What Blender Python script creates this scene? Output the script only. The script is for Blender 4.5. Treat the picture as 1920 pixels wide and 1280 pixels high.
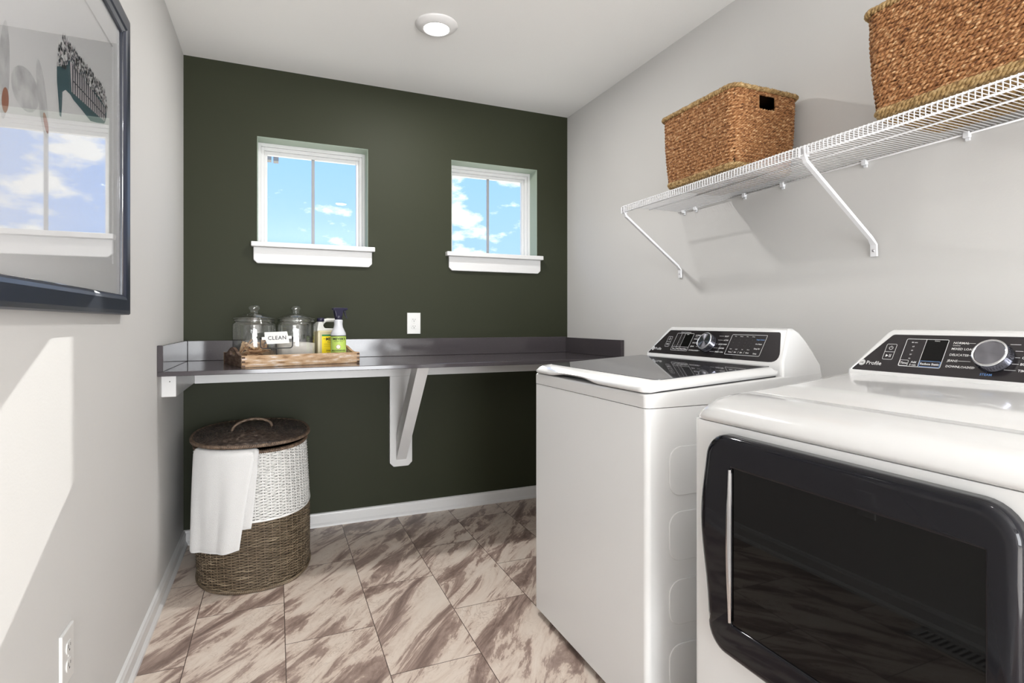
import bpy, bmesh, math, random
import numpy as np
from mathutils import Vector, Matrix

# ------------------------------------------------------------------ scene, camera, world, lights
scene = bpy.context.scene
for o in list(bpy.data.objects):
    bpy.data.objects.remove(o)
COL = scene.collection
random.seed(7); RNG = np.random.RandomState(11)
PI = math.pi

XR, YB, ZH = 2.169, 3.176, 2.438          # room: x 0..XR, back wall at YB, ceiling at ZH
YF = -3.30                                # wall behind the camera
YAW = math.atan(442 / 1038.0)

cam_d = bpy.data.cameras.new('camera')
cam = bpy.data.objects.new('camera', cam_d); COL.objects.link(cam)
cam.location = (0.425, 0, 1.107)
cam.rotation_euler = (PI / 2, 0, -YAW)
cam_d.sensor_width = 36.0
cam_d.lens = 36.0 * 1038 / 1920
cam_d.shift_y = -(640 - 604) / 1920.0
cam_d.clip_start = 0.02
scene.camera = cam
scene.view_settings.view_transform = 'Standard'
scene.view_settings.look = 'None'
scene.view_settings.exposure = 0.0
scene.view_settings.gamma = 1.0
scene.view_settings.use_curve_mapping = False
try:
    scene.cycles.max_bounces = 10
    scene.cycles.transparent_max_bounces = 24
    scene.cycles.glossy_bounces = 6
except Exception:
    pass

def make_world():
    w = bpy.data.worlds.new('sky_world'); scene.world = w; w.use_nodes = True
    nt = w.node_tree; nt.nodes.clear(); N = nt.nodes.new; L = nt.links.new
    out = N('ShaderNodeOutputWorld'); bg = N('ShaderNodeBackground')
    tc = N('ShaderNodeTexCoord'); sep = N('ShaderNodeSeparateXYZ'); L(tc.outputs['Generated'], sep.inputs[0])
    # clear blue, paler to the horizon
    r = N('ShaderNodeValToRGB'); L(sep.outputs['Z'], r.inputs[0])
    e = r.color_ramp.elements
    e[0].position = 0.49 - 0.5; e[0].position = 0.0; e[0].color = (0.235, 0.345, 0.58, 1)
    e[1].position = 0.45; e[1].color = (0.12, 0.27, 0.60, 1)
    # clouds
    mp = N('ShaderNodeMapping'); mp.inputs['Scale'].default_value = (1, 1, 2.2)
    mp.inputs['Location'].default_value = (2.35, 0.3, 0.9)
    L(tc.outputs['Generated'], mp.inputs[0])
    nz = N('ShaderNodeTexNoise'); nz.inputs['Scale'].default_value = 9.0; nz.inputs['Detail'].default_value = 7
    nz.inputs['Roughness'].default_value = 0.55
    L(mp.outputs[0], nz.inputs['Vector'])
    mr = N('ShaderNodeMapRange'); L(sep.outputs['X'], mr.inputs[0])     # fewer clouds towards the left
    mr.inputs[1].default_value = 0.14; mr.inputs[2].default_value = 0.24; mr.inputs[3].default_value = -0.10; mr.inputs[4].default_value = 0.035
    sm = N('ShaderNodeMath'); sm.operation = 'ADD'; L(nz.outputs['Fac'], sm.inputs[0]); L(mr.outputs[0], sm.inputs[1])
    cr = N('ShaderNodeValToRGB'); L(sm.outputs[0], cr.inputs[0])
    cr.color_ramp.elements[0].position = 0.53; cr.color_ramp.elements[1].position = 0.63
    mx = N('ShaderNodeMix'); mx.data_type = 'RGBA'
    L(cr.outputs[0], mx.inputs[0]); L(r.outputs[0], mx.inputs[6]); mx.inputs[7].default_value = (0.62, 0.62, 0.62, 1)
    # ground below the horizon
    gt = N('ShaderNodeMath'); gt.operation = 'GREATER_THAN'; gt.inputs[1].default_value = 0.0
    L(sep.outputs['Z'], gt.inputs[0])
    m2 = N('ShaderNodeMix'); m2.data_type = 'RGBA'; L(gt.outputs[0], m2.inputs[0])
    m2.inputs[6].default_value = (0.85, 0.82, 0.76, 1); L(mx.outputs[2], m2.inputs[7])
    L(m2.outputs[2], bg.inputs[0]); bg.inputs[1].default_value = 2.7
    L(bg.outputs[0], out.inputs[0])
make_world()

def light(name, kind, loc, energy, color=(1, 1, 1), rot=(0, 0, 0), **kw):
    d = bpy.data.lights.new(name, kind); d.energy = energy; d.color = color
    for k, v in kw.items(): setattr(d, k, v)
    o = bpy.data.objects.new(name, d); COL.objects.link(o)
    o.location = loc; o.rotation_euler = rot
    return o
sun = light('sun', 'SUN', (0.5, 6, 4), 8.0, (1.0, 0.97, 0.93), angle=math.radians(0.25))
sun.rotation_euler = Vector((-1, -4.655, -2.30)).to_track_quat('-Z', 'Y').to_euler()
# area lamp added out of view behind the camera to fill the room
rear_fill_lamp = light('rear_fill', 'AREA', (1.05, YF + 0.06, 1.25), 245.0, (0.935, 0.97, 1.0), (PI / 2 + 0.12, 0, 0),
             shape='RECTANGLE', size=1.9, size_y=2.1)

# unseen lamp added low behind the camera, facing up to brighten the ceiling
upward_fill_lamp = light('upward_fill', 'AREA', (1.05, -1.55, 0.03), 66.0, (1.0, 0.985, 0.96), (PI - 0.25, 0, 0), shape='RECTANGLE', size=1.8, size_y=1.8)

# ------------------------------------------------------------------ materials
MATS = {}
def new_mat(name):
    m = bpy.data.materials.new(name); m.use_nodes = True
    return m, m.node_tree, m.node_tree.nodes['Principled BSDF']
def P(name, color, rough=0.5, metal=0.0, spec=0.5, coat=0.0, coat_rough=0.05, emit=None, estr=0.0,
      bump=0.0, bscale=200.0, var=None, vscale=20.0, vstretch=(1, 1, 1), sheen=0.0):
    m, nt, b = new_mat(name)
    b.inputs['Base Color'].default_value = (*color, 1)
    b.inputs['Roughness'].default_value = rough
    b.inputs['Metallic'].default_value = metal
    b.inputs['Specular IOR Level'].default_value = spec
    b.inputs['Coat Weight'].default_value = coat
    b.inputs['Coat Roughness'].default_value = coat_rough
    if sheen: b.inputs['Sheen Weight'].default_value = sheen
    if emit:
        b.inputs['Emission Color'].default_value = (*emit, 1); b.inputs['Emission Strength'].default_value = estr
    N = nt.nodes.new; L = nt.links.new
    g = N('ShaderNodeNewGeometry')
    if var:
        mp = N('ShaderNodeMapping'); mp.inputs['Scale'].default_value = vstretch; L(g.outputs['Position'], mp.inputs[0])
        nz = N('ShaderNodeTexNoise'); nz.inputs['Scale'].default_value = vscale; nz.inputs['Detail'].default_value = 5
        L(mp.outputs[0], nz.inputs['Vector'])
        r = N('ShaderNodeValToRGB'); L(nz.outputs['Fac'], r.inputs[0])
        els = r.color_ramp.elements
        cols = var
        els[0].position = 0.3; els[0].color = (*cols[0], 1)
        els[1].position = 0.7; els[1].color = (*cols[-1], 1)
        for i, c in enumerate(cols[1:-1]):
            e = els.new(0.3 + 0.4 * (i + 1) / (len(cols) - 1)); e.color = (*c, 1)
        L(r.outputs[0], b.inputs['Base Color'])
    if bump:
        nb = N('ShaderNodeTexNoise'); nb.inputs['Scale'].default_value = bscale; nb.inputs['Detail'].default_value = 3
        L(g.outputs['Position'], nb.inputs['Vector'])
        bp = N('ShaderNodeBump'); bp.inputs['Strength'].default_value = bump; bp.inputs['Distance'].default_value = 0.002
        L(nb.outputs['Fac'], bp.inputs['Height']); L(bp.outputs[0], b.inputs['Normal'])
    MATS[name] = m
    return m
def glass_mat(name, f0=0.045, tint=(0.97, 0.98, 0.98), rough=0.0):
    """thin clear glass: clear straight through, mirror-like towards grazing angles, the same from both sides"""
    m = bpy.data.materials.new(name); m.use_nodes = True; nt = m.node_tree; nt.nodes.clear()
    N = nt.nodes.new; L = nt.links.new
    out = N('ShaderNodeOutputMaterial'); mx = N('ShaderNodeMixShader'); ge = N('ShaderNodeNewGeometry')
    dt = N('ShaderNodeVectorMath'); dt.operation = 'DOT_PRODUCT'
    L(ge.outputs['Normal'], dt.inputs[0]); L(ge.outputs['Incoming'], dt.inputs[1])
    def ma(op, a, b=None):
        n = N('ShaderNodeMath'); n.operation = op; n.use_clamp = op == 'ADD'
        for i, v in enumerate((a, b)):
            if v is None: continue
            if isinstance(v, (int, float)): n.inputs[i].default_value = v
            else: L(v, n.inputs[i])
        return n.outputs[0]
    ab = ma('ABSOLUTE', dt.outputs['Value']); one = ma('SUBTRACT', 1.0, ab); p5 = ma('POWER', one, 5.0)
    fac = ma('ADD', ma('MULTIPLY', p5, 1.0 - f0), f0)
    t = N('ShaderNodeBsdfTransparent'); t.inputs[0].default_value = (*tint, 1)
    g = N('ShaderNodeBsdfGlossy'); g.inputs['Roughness'].default_value = rough
    L(fac, mx.inputs[0]); L(t.outputs[0], mx.inputs[1]); L(g.outputs[0], mx.inputs[2])
    L(mx.outputs[0], out.inputs[0])
    MATS[name] = m
    return m

M_wall = P('grey_wall_paint', (0.60, 0.59, 0.575), 0.75, spec=0.2, bump=0.10, bscale=160)
M_green = P('green_wall_paint', (0.0255, 0.0285, 0.0145), 0.6, spec=0.22, bump=0.10, bscale=160)
M_ceil = P('ceiling_paint', (0.86, 0.855, 0.835), 0.9, spec=0.1, bump=0.25, bscale=130)
M_trim = P('white_trim_paint', (0.66, 0.655, 0.65), 0.35)
M_grille = P('backlit_grille_grey', (0.26, 0.27, 0.28), 0.4)  # the muntin's backlit darkness is put into its grey
M_vinyl = P('white_vinyl', (0.66, 0.66, 0.655), 0.3)
M_counter = P('grey_quartz', (0.06, 0.053, 0.057), 0.09, spec=0.5, var=[(0.050, 0.043, 0.048), (0.066, 0.058, 0.062)], vscale=420)
M_enamel = P('white_enamel', (0.72, 0.718, 0.715), 0.16, coat=0.6, coat_rough=0.03)
M_enamel_side = P('white_side_steel', (0.76, 0.765, 0.765), 0.30)
M_dark = P('dark_seam_and_gap_shade', (0.02, 0.02, 0.022), 0.5)
M_blackgloss = P('black_gloss', (0.012, 0.011, 0.013), 0.06, spec=0.5, coat=0.3, coat_rough=0.02)
M_panel = P('black_control_glass', (0.022, 0.019, 0.021), 0.07)
M_lidglass = P('dark_lid_glass', (0.05, 0.05, 0.055), 0.035, spec=0.8)
M_doorglass = P('dark_door_glass', (0.004, 0.004, 0.004), 0.02, spec=0.25)
M_doorframe = P('smoked_door_plastic', (0.008, 0.008, 0.011), 0.05, spec=0.3)
M_chrome = P('chrome', (0.72, 0.73, 0.75), 0.12, metal=1.0)
M_steel = P('brushed_knob_steel', (0.24, 0.24, 0.27), 0.16, metal=1.0)
M_knobside = P('dark_knob_chrome', (0.10, 0.10, 0.12), 0.12, metal=0.9)
M_print = P('white_print', (0.75, 0.75, 0.75), 0.5, emit=(1, 1, 1), estr=0.0)
M_printblue = P('blue_print', (0.12, 0.28, 0.62), 0.5)
M_printred = P('amber_print', (0.6, 0.2, 0.08), 0.5)
M_wire = P('white_coated_wire', (0.80, 0.80, 0.81), 0.3)
M_bracket = P('white_bracket_steel', (0.80, 0.80, 0.82), 0.35)
M_clip = P('clear_white_plastic', (0.75, 0.76, 0.78), 0.2)
M_plate = P('white_outlet_plastic', (0.66, 0.655, 0.64), 0.3)
M_slot = P('slot_dark', (0.03, 0.03, 0.03), 0.6)
M_frame = P('navy_black_frame', (0.008, 0.013, 0.030), 0.33, spec=1.0)
M_mat = P('white_mat_board', (0.82, 0.82, 0.83), 0.8, spec=0.2)
M_paper = P('art_paper', (0.80, 0.80, 0.81), 0.8, spec=0.2)
M_teal = P('art_teal_ink', (0.03, 0.09, 0.12), 0.8, spec=0.2)
M_ink = P('art_dark_ink', (0.04, 0.045, 0.08), 0.8, spec=0.2)
M_sage = P('pale_sage_return', (0.34, 0.40, 0.33), 0.6, spec=0.2)  # returns in a paler sage than the back wall
M_pinkw = P('art_pale_ink', (0.62, 0.57, 0.60), 0.8, spec=0.2)
M_palegrey = P('art_pale_grey', (0.44, 0.45, 0.46), 0.8, spec=0.2, var=[(0.46, 0.46, 0.47), (0.76, 0.76, 0.77)], vscale=22)
M_rust = P('art_rust_ink', (0.35, 0.14, 0.09), 0.8, spec=0.2)
M_grassrope = P('seagrass', (0.4, 0.22, 0.1), 0.6, spec=0.3, var=[(0.07, 0.026, 0.010), (0.25, 0.105, 0.038), (0.38, 0.185, 0.075), (0.64, 0.44, 0.25)], vscale=85, vstretch=(1, 1, 2.2))
M_grassrim = P('seagrass_pale', (0.4, 0.3, 0.15), 0.6, spec=0.3, var=[(0.16, 0.09, 0.035), (0.34, 0.22, 0.09), (0.52, 0.37, 0.19)], vscale=90)
M_basketshade = P('basket_inside_shade', (0.045, 0.022, 0.010), 0.9, spec=0.1)  # dark colour stands in for the shade inside the basket
M_wkbrown = P('brown_willow', (0.2, 0.15, 0.1), 0.5, var=[(0.035, 0.024, 0.015), (0.11, 0.078, 0.048), (0.17, 0.125, 0.08), (0.40, 0.32, 0.22)], vscale=14, vstretch=(0.8, 0.8, 24))
M_wklid = P('dark_willow', (0.1, 0.07, 0.05), 0.5, var=[(0.022, 0.015, 0.012), (0.065, 0.045, 0.035), (0.15, 0.112, 0.088)], vscale=40)
M_wkrim = P('rim_willow', (0.2, 0.13, 0.09), 0.5, var=[(0.06, 0.038, 0.026), (0.20, 0.135, 0.09)], vscale=60)
M_wkwhite = P('white_willow', (0.74, 0.73, 0.71), 0.45)
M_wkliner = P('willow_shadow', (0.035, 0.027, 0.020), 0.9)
M_towel = P('white_terry', (0.64, 0.635, 0.63), 0.95, spec=0.1, bump=0.9, bscale=420, sheen=0.4)
M_traywood = P('worn_tray_wood', (0.4, 0.27, 0.16), 0.7, spec=0.25, var=[(0.20, 0.115, 0.06), (0.42, 0.27, 0.155), (0.50, 0.36, 0.24), (0.66, 0.58, 0.54)], vscale=30, vstretch=(0.6, 0.6, 3.0), bump=0.5, bscale=150)
M_traydark = P('dark_tray_wood', (0.15, 0.08, 0.05), 0.65, spec=0.25, var=[(0.05, 0.028, 0.018), (0.115, 0.07, 0.048), (0.20, 0.145, 0.12)], vscale=28, vstretch=(0.7, 0.7, 3.0))
M_stick = P('cedar_wood', (0.55, 0.33, 0.19), 0.7, spec=0.2, var=[(0.34, 0.17, 0.09), (0.62, 0.38, 0.22)], vscale=30)
M_stick2 = P('cedar_wood_pale', (0.72, 0.50, 0.32), 0.7, spec=0.2, var=[(0.55, 0.34, 0.19), (0.80, 0.58, 0.38)], vscale=30)
M_powder = P('laundry_powder', (0.78, 0.73, 0.68), 0.95, spec=0.1, bump=0.6, bscale=900)
M_blackmetal = P('black_iron', (0.015, 0.015, 0.016), 0.45)
M_signwhite = P('white_enamel_sign', (0.66, 0.655, 0.64), 0.4)
M_jugplastic = P('frosted_plastic', (0.60, 0.60, 0.57), 0.35)
M_soap = P('soap_seen_through_plastic', (0.52, 0.46, 0.28), 0.3)
M_cap = P('navy_cap', (0.014, 0.012, 0.035), 0.35)
M_yellow = P('yellow_label', (0.86, 0.66, 0.01), 0.5)
M_lime = P('lime_label', (0.46, 0.62, 0.12), 0.5)
M_lgreen = P('green_label_band', (0.02, 0.22, 0.07), 0.5)
M_labelink = P('label_ink', (0.03, 0.04, 0.02), 0.6)
M_labelwhite = P('label_white', (0.80, 0.76, 0.68), 0.6)
M_bottle = P('pale_spray_bottle', (0.56, 0.57, 0.60), 0.25)
M_lampring = P('lamp_white_ring', (0.72, 0.71, 0.70), 0.4)
M_lampdisc = P('lamp_diffuser', (0.9, 0.9, 0.9), 0.5, emit=(1.0, 0.98, 0.96), estr=14.0)
M_sensor = P('grey_sensor_plastic', (0.20, 0.205, 0.20), 0.5)
M_foot = P('rubber_foot', (0.03, 0.03, 0.03), 0.7)
M_vent = P('grey_vent_metal', (0.42, 0.41, 0.40), 0.5)
G_window = glass_mat('window_pane_glass', 0.02)
G_jar = glass_mat('jar_glass', 0.10, (0.975, 0.982, 0.98), 0.01)
G_pic = glass_mat('picture_glass', 0.06, (0.97, 0.97, 0.97))

def floor_material():
    m, nt, b = new_mat('marble_look_tiles'); N = nt.nodes.new; L = nt.links.new
    g = N('ShaderNodeNewGeometry'); sp = N('ShaderNodeSeparateXYZ'); L(g.outputs['Position'], sp.inputs[0])
    def ma(op, a, v):
        n = N('ShaderNodeMath'); n.operation = op
        if hasattr(a, 'links') or hasattr(a, 'is_linked'): L(a, n.inputs[0])
        else: n.inputs[0].default_value = a
        if isinstance(v, (int, float)): n.inputs[1].default_value = v
        else: L(v, n.inputs[1])
        return n.outputs[0]
    u = ma('ADD', sp.outputs['Y'], -2.055 + 0.6175 * 10)
    v = ma('ADD', sp.outputs['X'], -0.152 + 0.3015 * 10)
    cv = N('ShaderNodeCombineXYZ'); L(u, cv.inputs[0]); L(v, cv.inputs[1])
    bt = N('ShaderNodeTexBrick'); L(cv.outputs[0], bt.inputs['Vector'])
    bt.offset = 0.5; bt.offset_frequency = 2; bt.squash = 1.0
    bt.inputs['Color1'].default_value = (0, 0, 0, 1); bt.inputs['Color2'].default_value = (1, 1, 1, 1)
    bt.inputs['Mortar'].default_value = (0.5, 0.5, 0.5, 1)
    bt.inputs['Scale'].default_value = 1.0; bt.inputs['Mortar Size'].default_value = 0.0013
    bt.inputs['Mortar Smooth'].default_value = 0.0; bt.inputs['Bias'].default_value = 0.0
    bt.inputs['Brick Width'].default_value = 0.6175; bt.inputs['Row Height'].default_value = 0.3015
    # per tile shift
    r2 = ma('MULTIPLY', bt.outputs['Color'], 37.0)
    sh = N('ShaderNodeCombineXYZ'); L(r2, sh.inputs[0]); L(ma('MULTIPLY', bt.outputs['Color'], 91.0), sh.inputs[1])
    ad = N('ShaderNodeVectorMath'); ad.operation = 'ADD'; L(g.outputs['Position'], ad.inputs[0]); L(sh.outputs[0], ad.inputs[1])
    rot = N('ShaderNodeVectorRotate'); rot.rotation_type = 'Z_AXIS'; rot.inputs['Angle'].default_value = math.radians(-50)
    L(ad.outputs[0], rot.inputs['Vector'])
    mp = N('ShaderNodeMapping'); mp.inputs['Scale'].default_value = (0.9, 4.0, 1.0); L(rot.outputs[0], mp.inputs[0])
    n1 = N('ShaderNodeTexNoise'); n1.inputs['Scale'].default_value = 2.6; n1.inputs['Detail'].default_value = 12
    n1.inputs['Roughness'].default_value = 0.68; n1.inputs['Distortion'].default_value = 0.55
    L(mp.outputs[0], n1.inputs['Vector'])
    r = N('ShaderNodeValToRGB'); L(n1.outputs['Fac'], r.inputs[0]); e = r.color_ramp.elements
    e[0].position = 0.30; e[0].color = (0.16, 0.110, 0.095, 1)
    e[1].position = 0.66; e[1].color = (0.72, 0.63, 0.55, 1)
    for p, c in ((0.39, (0.23, 0.165, 0.138)), (0.44, (0.32, 0.235, 0.20)), (0.478, (0.40, 0.305, 0.258)), (0.496, (0.60, 0.49, 0.415)), (0.55, (0.68, 0.58, 0.50))):
        x = e.new(p); x.color = (*c, 1)
    # fine dark cracks
    mp2 = N('ShaderNodeMapping'); mp2.inputs['Scale'].default_value = (1.0, 2.2, 1.0); L(rot.outputs[0], mp2.inputs[0])
    n2 = N('ShaderNodeTexNoise'); n2.inputs['Scale'].default_value = 7; n2.inputs['Detail'].default_value = 9
    n2.inputs['Roughness'].default_value = 0.7; n2.inputs['Distortion'].default_value = 1.6; L(mp2.outputs[0], n2.inputs['Vector'])
    rc = N('ShaderNodeValToRGB'); L(n2.outputs['Fac'], rc.inputs[0]); e = rc.color_ramp.elements
    e[0].position = 0.485; e[0].color = (1, 1, 1, 1); e[1].position = 0.515; e[1].color = (1, 1, 1, 1)
    x = e.new(0.5); x.color = (0.62, 0.55, 0.52, 1)
    n3 = N('ShaderNodeTexNoise'); n3.inputs['Scale'].default_value = 3.0; L(rot.outputs[0], n3.inputs['Vector'])
    r3 = N('ShaderNodeValToRGB'); L(n3.outputs['Fac'], r3.inputs[0]); r3.color_ramp.elements[0].position = 0.42; r3.color_ramp.elements[1].position = 0.6
    mc = N('ShaderNodeMix'); mc.data_type = 'RGBA'; mc.blend_type = 'MULTIPLY'
    L(r3.outputs[0], mc.inputs[0]); L(r.outputs[0], mc.inputs[6]); L(rc.outputs[0], mc.inputs[7])
    mm = N('ShaderNodeMix'); mm.data_type = 'RGBA'; L(bt.outputs['Fac'], mm.inputs[0]); L(mc.outputs[2], mm.inputs[6])
    mm.inputs[7].default_value = (0.085, 0.06, 0.05, 1)
    L(mm.outputs[2], b.inputs['Base Color'])
    b.inputs['Roughness'].default_value = 0.36; b.inputs['Specular IOR Level'].default_value = 0.4
    bp = N('ShaderNodeBump'); bp.inputs['Strength'].default_value = 0.5; bp.inputs['Distance'].default_value = 0.001; bp.invert = True
    L(bt.outputs['Fac'], bp.inputs['Height']); L(bp.outputs[0], b.inputs['Normal'])
    return m
M_floor = floor_material()

# ------------------------------------------------------------------ mesh helpers
class MB:
    def __init__(s): s.v = []; s.f = []; s.s = []; s.n = 0
    def add(s, V, F, smooth=True):
        V = [tuple(map(float, p)) for p in V]
        s.v += V; s.f += [tuple(i + s.n for i in f) for f in F]; s.s += [smooth] * len(F); s.n += len(V)
        return s
    def add_bm(s, bm, smooth=False, mat=None):
        bm.verts.ensure_lookup_table(); bm.verts.index_update()
        V = [(mat @ v.co if mat is not None else v.co) for v in bm.verts]
        F = [[v.index for v in f.verts] for f in bm.faces]
        s.add(V, F, smooth); bm.free(); return s
    def xf(s, M):
        s.v = [tuple(M @ Vector(p)) for p in s.v]; return s
ORG = {}
def empty(name, loc, label=None, cat=None, group=None, kind=None):
    o = bpy.data.objects.new(name, None); COL.objects.link(o); o.location = loc
    o.empty_display_size = 0.05
    ORG[o.name] = Vector(loc); props(o, label, cat, group, kind); return o
def props(o, label=None, cat=None, group=None, kind=None):
    if label: o['label'] = label
    if cat: o['category'] = cat
    if group: o['group'] = group
    if kind: o['kind'] = kind
    return o
def build(name, mb, mat, parent=None, origin=None, **kw):
    me = bpy.data.meshes.new(name)
    if parent is not None: org = ORG[parent.name]
    else: org = Vector(origin) if origin else Vector((0, 0, 0))
    V = [(p[0] - org.x, p[1] - org.y, p[2] - org.z) for p in mb.v]
    me.from_pydata(V, [], mb.f); me.polygons.foreach_set('use_smooth', mb.s); me.update()
    mats = mat if isinstance(mat, (list, tuple)) else [mat]
    for m in mats: me.materials.append(m)
    o = bpy.data.objects.new(name, me); COL.objects.link(o)
    if parent is not None: o.parent = parent
    else: o.location = org
    ORG[o.name] = org
    props(o, **kw)
    return o
def box(mb, lo, hi, bev=0.0, seg=2, M=None):
    bm = bmesh.new(); bmesh.ops.create_cube(bm, size=1)
    for v in bm.verts:
        v.co = Vector([lo[i] + (v.co[i] + 0.5) * (hi[i] - lo[i]) for i in range(3)])
    if bev: bmesh.ops.bevel(bm, geom=bm.edges[:], offset=bev, segments=seg, profile=0.5, affect='EDGES')
    return mb.add_bm(bm, False, M)
def vbox(mb, lo, hi, rv, rt=0.0, seg=5, only=None):
    """box with rounded vertical edges (rv) and slightly eased top/bottom (rt)"""
    bm = bmesh.new(); bmesh.ops.create_cube(bm, size=1)
    for v in bm.verts:
        v.co = Vector([lo[i] + (v.co[i] + 0.5) * (hi[i] - lo[i]) for i in range(3)])
    ed = [e for e in bm.edges if abs(e.verts[0].co.z - e.verts[1].co.z) > 1e-6]
    if only: ed = [e for e in ed if only(e.verts[0].co)]
    bmesh.ops.bevel(bm, geom=ed, offset=rv, segments=seg, profile=0.5, affect='EDGES')
    if rt:
        ed = [e for e in bm.edges if e.calc_face_angle(0) > 1.2 and abs(e.verts[0].co.z - e.verts[1].co.z) < 1e-6]
        bmesh.ops.bevel(bm, geom=ed, offset=rt, segments=2, profile=0.5, affect='EDGES')
    return mb.add_bm(bm, False)
def prism(mb, poly, h0, h1, axes=(0, 1, 2), bev=0.0, M=None, smooth=False, seg=2):
    """poly in axes[0],axes[1]; extruded along axes[2] from h0 to h1"""
    bm = bmesh.new()
    def mk(p, h):
        c = [0, 0, 0]; c[axes[0]] = p[0]; c[axes[1]] = p[1]; c[axes[2]] = h; return bm.verts.new(c)
    a = [mk(p, h0) for p in poly]; b = [mk(p, h1) for p in poly]; n = len(poly)
    bm.faces.new(a); bm.faces.new(b[::-1])
    for i in range(n): bm.faces.new((a[i], b[i], b[(i + 1) % n], a[(i + 1) % n]))
    bmesh.ops.recalc_face_normals(bm, faces=bm.faces[:])
    if bev:
        ed = [e for e in bm.edges if e.calc_face_angle(0) > 0.6]
        bmesh.ops.bevel(bm, geom=ed, offset=bev, segments=seg, profile=0.5, affect='EDGES')
    return mb.add_bm(bm, smooth, M)
def lathe(mb, prof, c=(0, 0, 0), n=48, M=None, cap=True):
    V = []; F = []
    for r, z in prof:
        for k in range(n):
            a = 2 * PI * k / n; V.append((c[0] + r * math.cos(a), c[1] + r * math.sin(a), c[2] + z))
    for j in range(len(prof) - 1):
        for k in range(n):
            F.append((j * n + k, j * n + (k + 1) % n, (j + 1) * n + (k + 1) % n, (j + 1) * n + k))
    if cap:
        if prof[0][0] > 1e-5: F.append(tuple(range(n))[::-1])
        if prof[-1][0] > 1e-5: F.append(tuple((len(prof) - 1) * n + k for k in range(n)))
    if M is not None: V = [M @ Vector(p) for p in V]
    return mb.add(V, F, True)
def tube(mb, pts, r, n=6, closed=False, ref=(0, 0, 1), rad=None):
    p = np.asarray(pts, float); m = len(p)
    if closed: t = np.roll(p, -1, 0) - np.roll(p, 1, 0)
    else: t = np.gradient(p, axis=0)
    t /= (np.linalg.norm(t, axis=1, keepdims=True) + 1e-12)
    ref = np.asarray(ref, float)
    s = np.cross(t, ref); ln = np.linalg.norm(s, axis=1, keepdims=True)
    s = np.where(ln < 1e-4, np.array([1., 0, 0]), s / (ln + 1e-12)); u = np.cross(s, t)
    a = np.arange(n) * 2 * PI / n
    rr = np.full(m, r) if rad is None else np.asarray(rad)
    V = p[:, None, :] + rr[:, None, None] * (np.cos(a)[None, :, None] * s[:, None, :] + np.sin(a)[None, :, None] * u[:, None, :])
    V = V.reshape(-1, 3)
    F = []
    for i in range(m if closed else m - 1):
        j = (i + 1) % m
        for k in range(n):
            k2 = (k + 1) % n
            F.append((i * n + k, i * n + k2, j * n + k2, j * n + k))
    if not closed:
        F.append(tuple(range(n))[::-1]); F.append(tuple((m - 1) * n + k for k in range(n)))
    return mb.add(V.tolist(), F, True)
def rope(mb, pts, r, pitch=0.034, strands=3, n=5, closed=False, step=0.0035, jit=0.0, flat=1.0, ref=(0, 0, 1), phase=0.0):
    p = np.asarray(pts, float)
    if closed: p = np.vstack([p, p[:1]])
    d = np.r_[0, np.cumsum(np.linalg.norm(np.diff(p, axis=0), axis=1))]
    m = max(8, int(d[-1] / step)); q = np.linspace(0, d[-1], m, endpoint=not closed)
    c = np.stack([np.interp(q, d, p[:, i]) for i in range(3)], 1)
    if closed: t = np.roll(c, -2, 0) - np.roll(c, 2, 0)
    else: t = np.gradient(c, axis=0)
    t /= (np.linalg.norm(t, axis=1, keepdims=True) + 1e-12)
    s = np.cross(t, np.asarray(ref, float)); s /= (np.linalg.norm(s, axis=1, keepdims=True) + 1e-9); u = np.cross(s, t)
    turns = max(1, round(d[-1] / pitch)); ph0 = RNG.rand() * 6.28 + phase
    wob = jit * np.cumsum(RNG.randn(m)) / math.sqrt(m) * 0
    for k in range(strands):
        ph = ph0 + 2 * PI * k / strands + 2 * PI * turns * q / d[-1]
        off = r * 0.55
        cc = c + off * (np.cos(ph)[:, None] * s * flat + np.sin(ph)[:, None] * u)
        if jit: cc = cc + RNG.randn(m, 3) * jit
        rad = r * 0.56 * (1 + 0.18 * RNG.randn(m).clip(-1.5, 1.5) * (1 if jit else 0))
        tube(mb, cc, r * 0.56, n=n, closed=closed, rad=rad, ref=ref)
    return mb
def rrect(x0, x1, y0, y1, r, n=6):
    P_ = []
    for cx, cy, a0 in ((x1 - r, y1 - r, 0), (x0 + r, y1 - r, PI / 2), (x0 + r, y0 + r, PI), (x1 - r, y0 + r, 1.5 * PI)):
        for k in range(n + 1):
            a = a0 + PI / 2 * k / n; P_.append((cx + r * math.cos(a), cy + r * math.sin(a)))
    return P_
def round_poly(poly, rs, n=5):
    out = []; m = len(poly)
    for i, p in enumerate(poly):
        r = rs[i] if isinstance(rs, (list, tuple)) else rs
        a = Vector(poly[i - 1]) - Vector(p); b = Vector(poly[(i + 1) % m]) - Vector(p)
        if r <= 0: out.append(tuple(p)); continue
        ang = a.angle(b); d = min(r / math.tan(ang / 2), a.length * 0.49, b.length * 0.49)
        p0 = Vector(p) + a.normalized() * d; p2 = Vector(p) + b.normalized() * d
        for k in range(n + 1):
            t = k / n; out.append(tuple((1 - t) ** 2 * p0 + 2 * t * (1 - t) * Vector(p) + t * t * p2))
    return out
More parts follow.
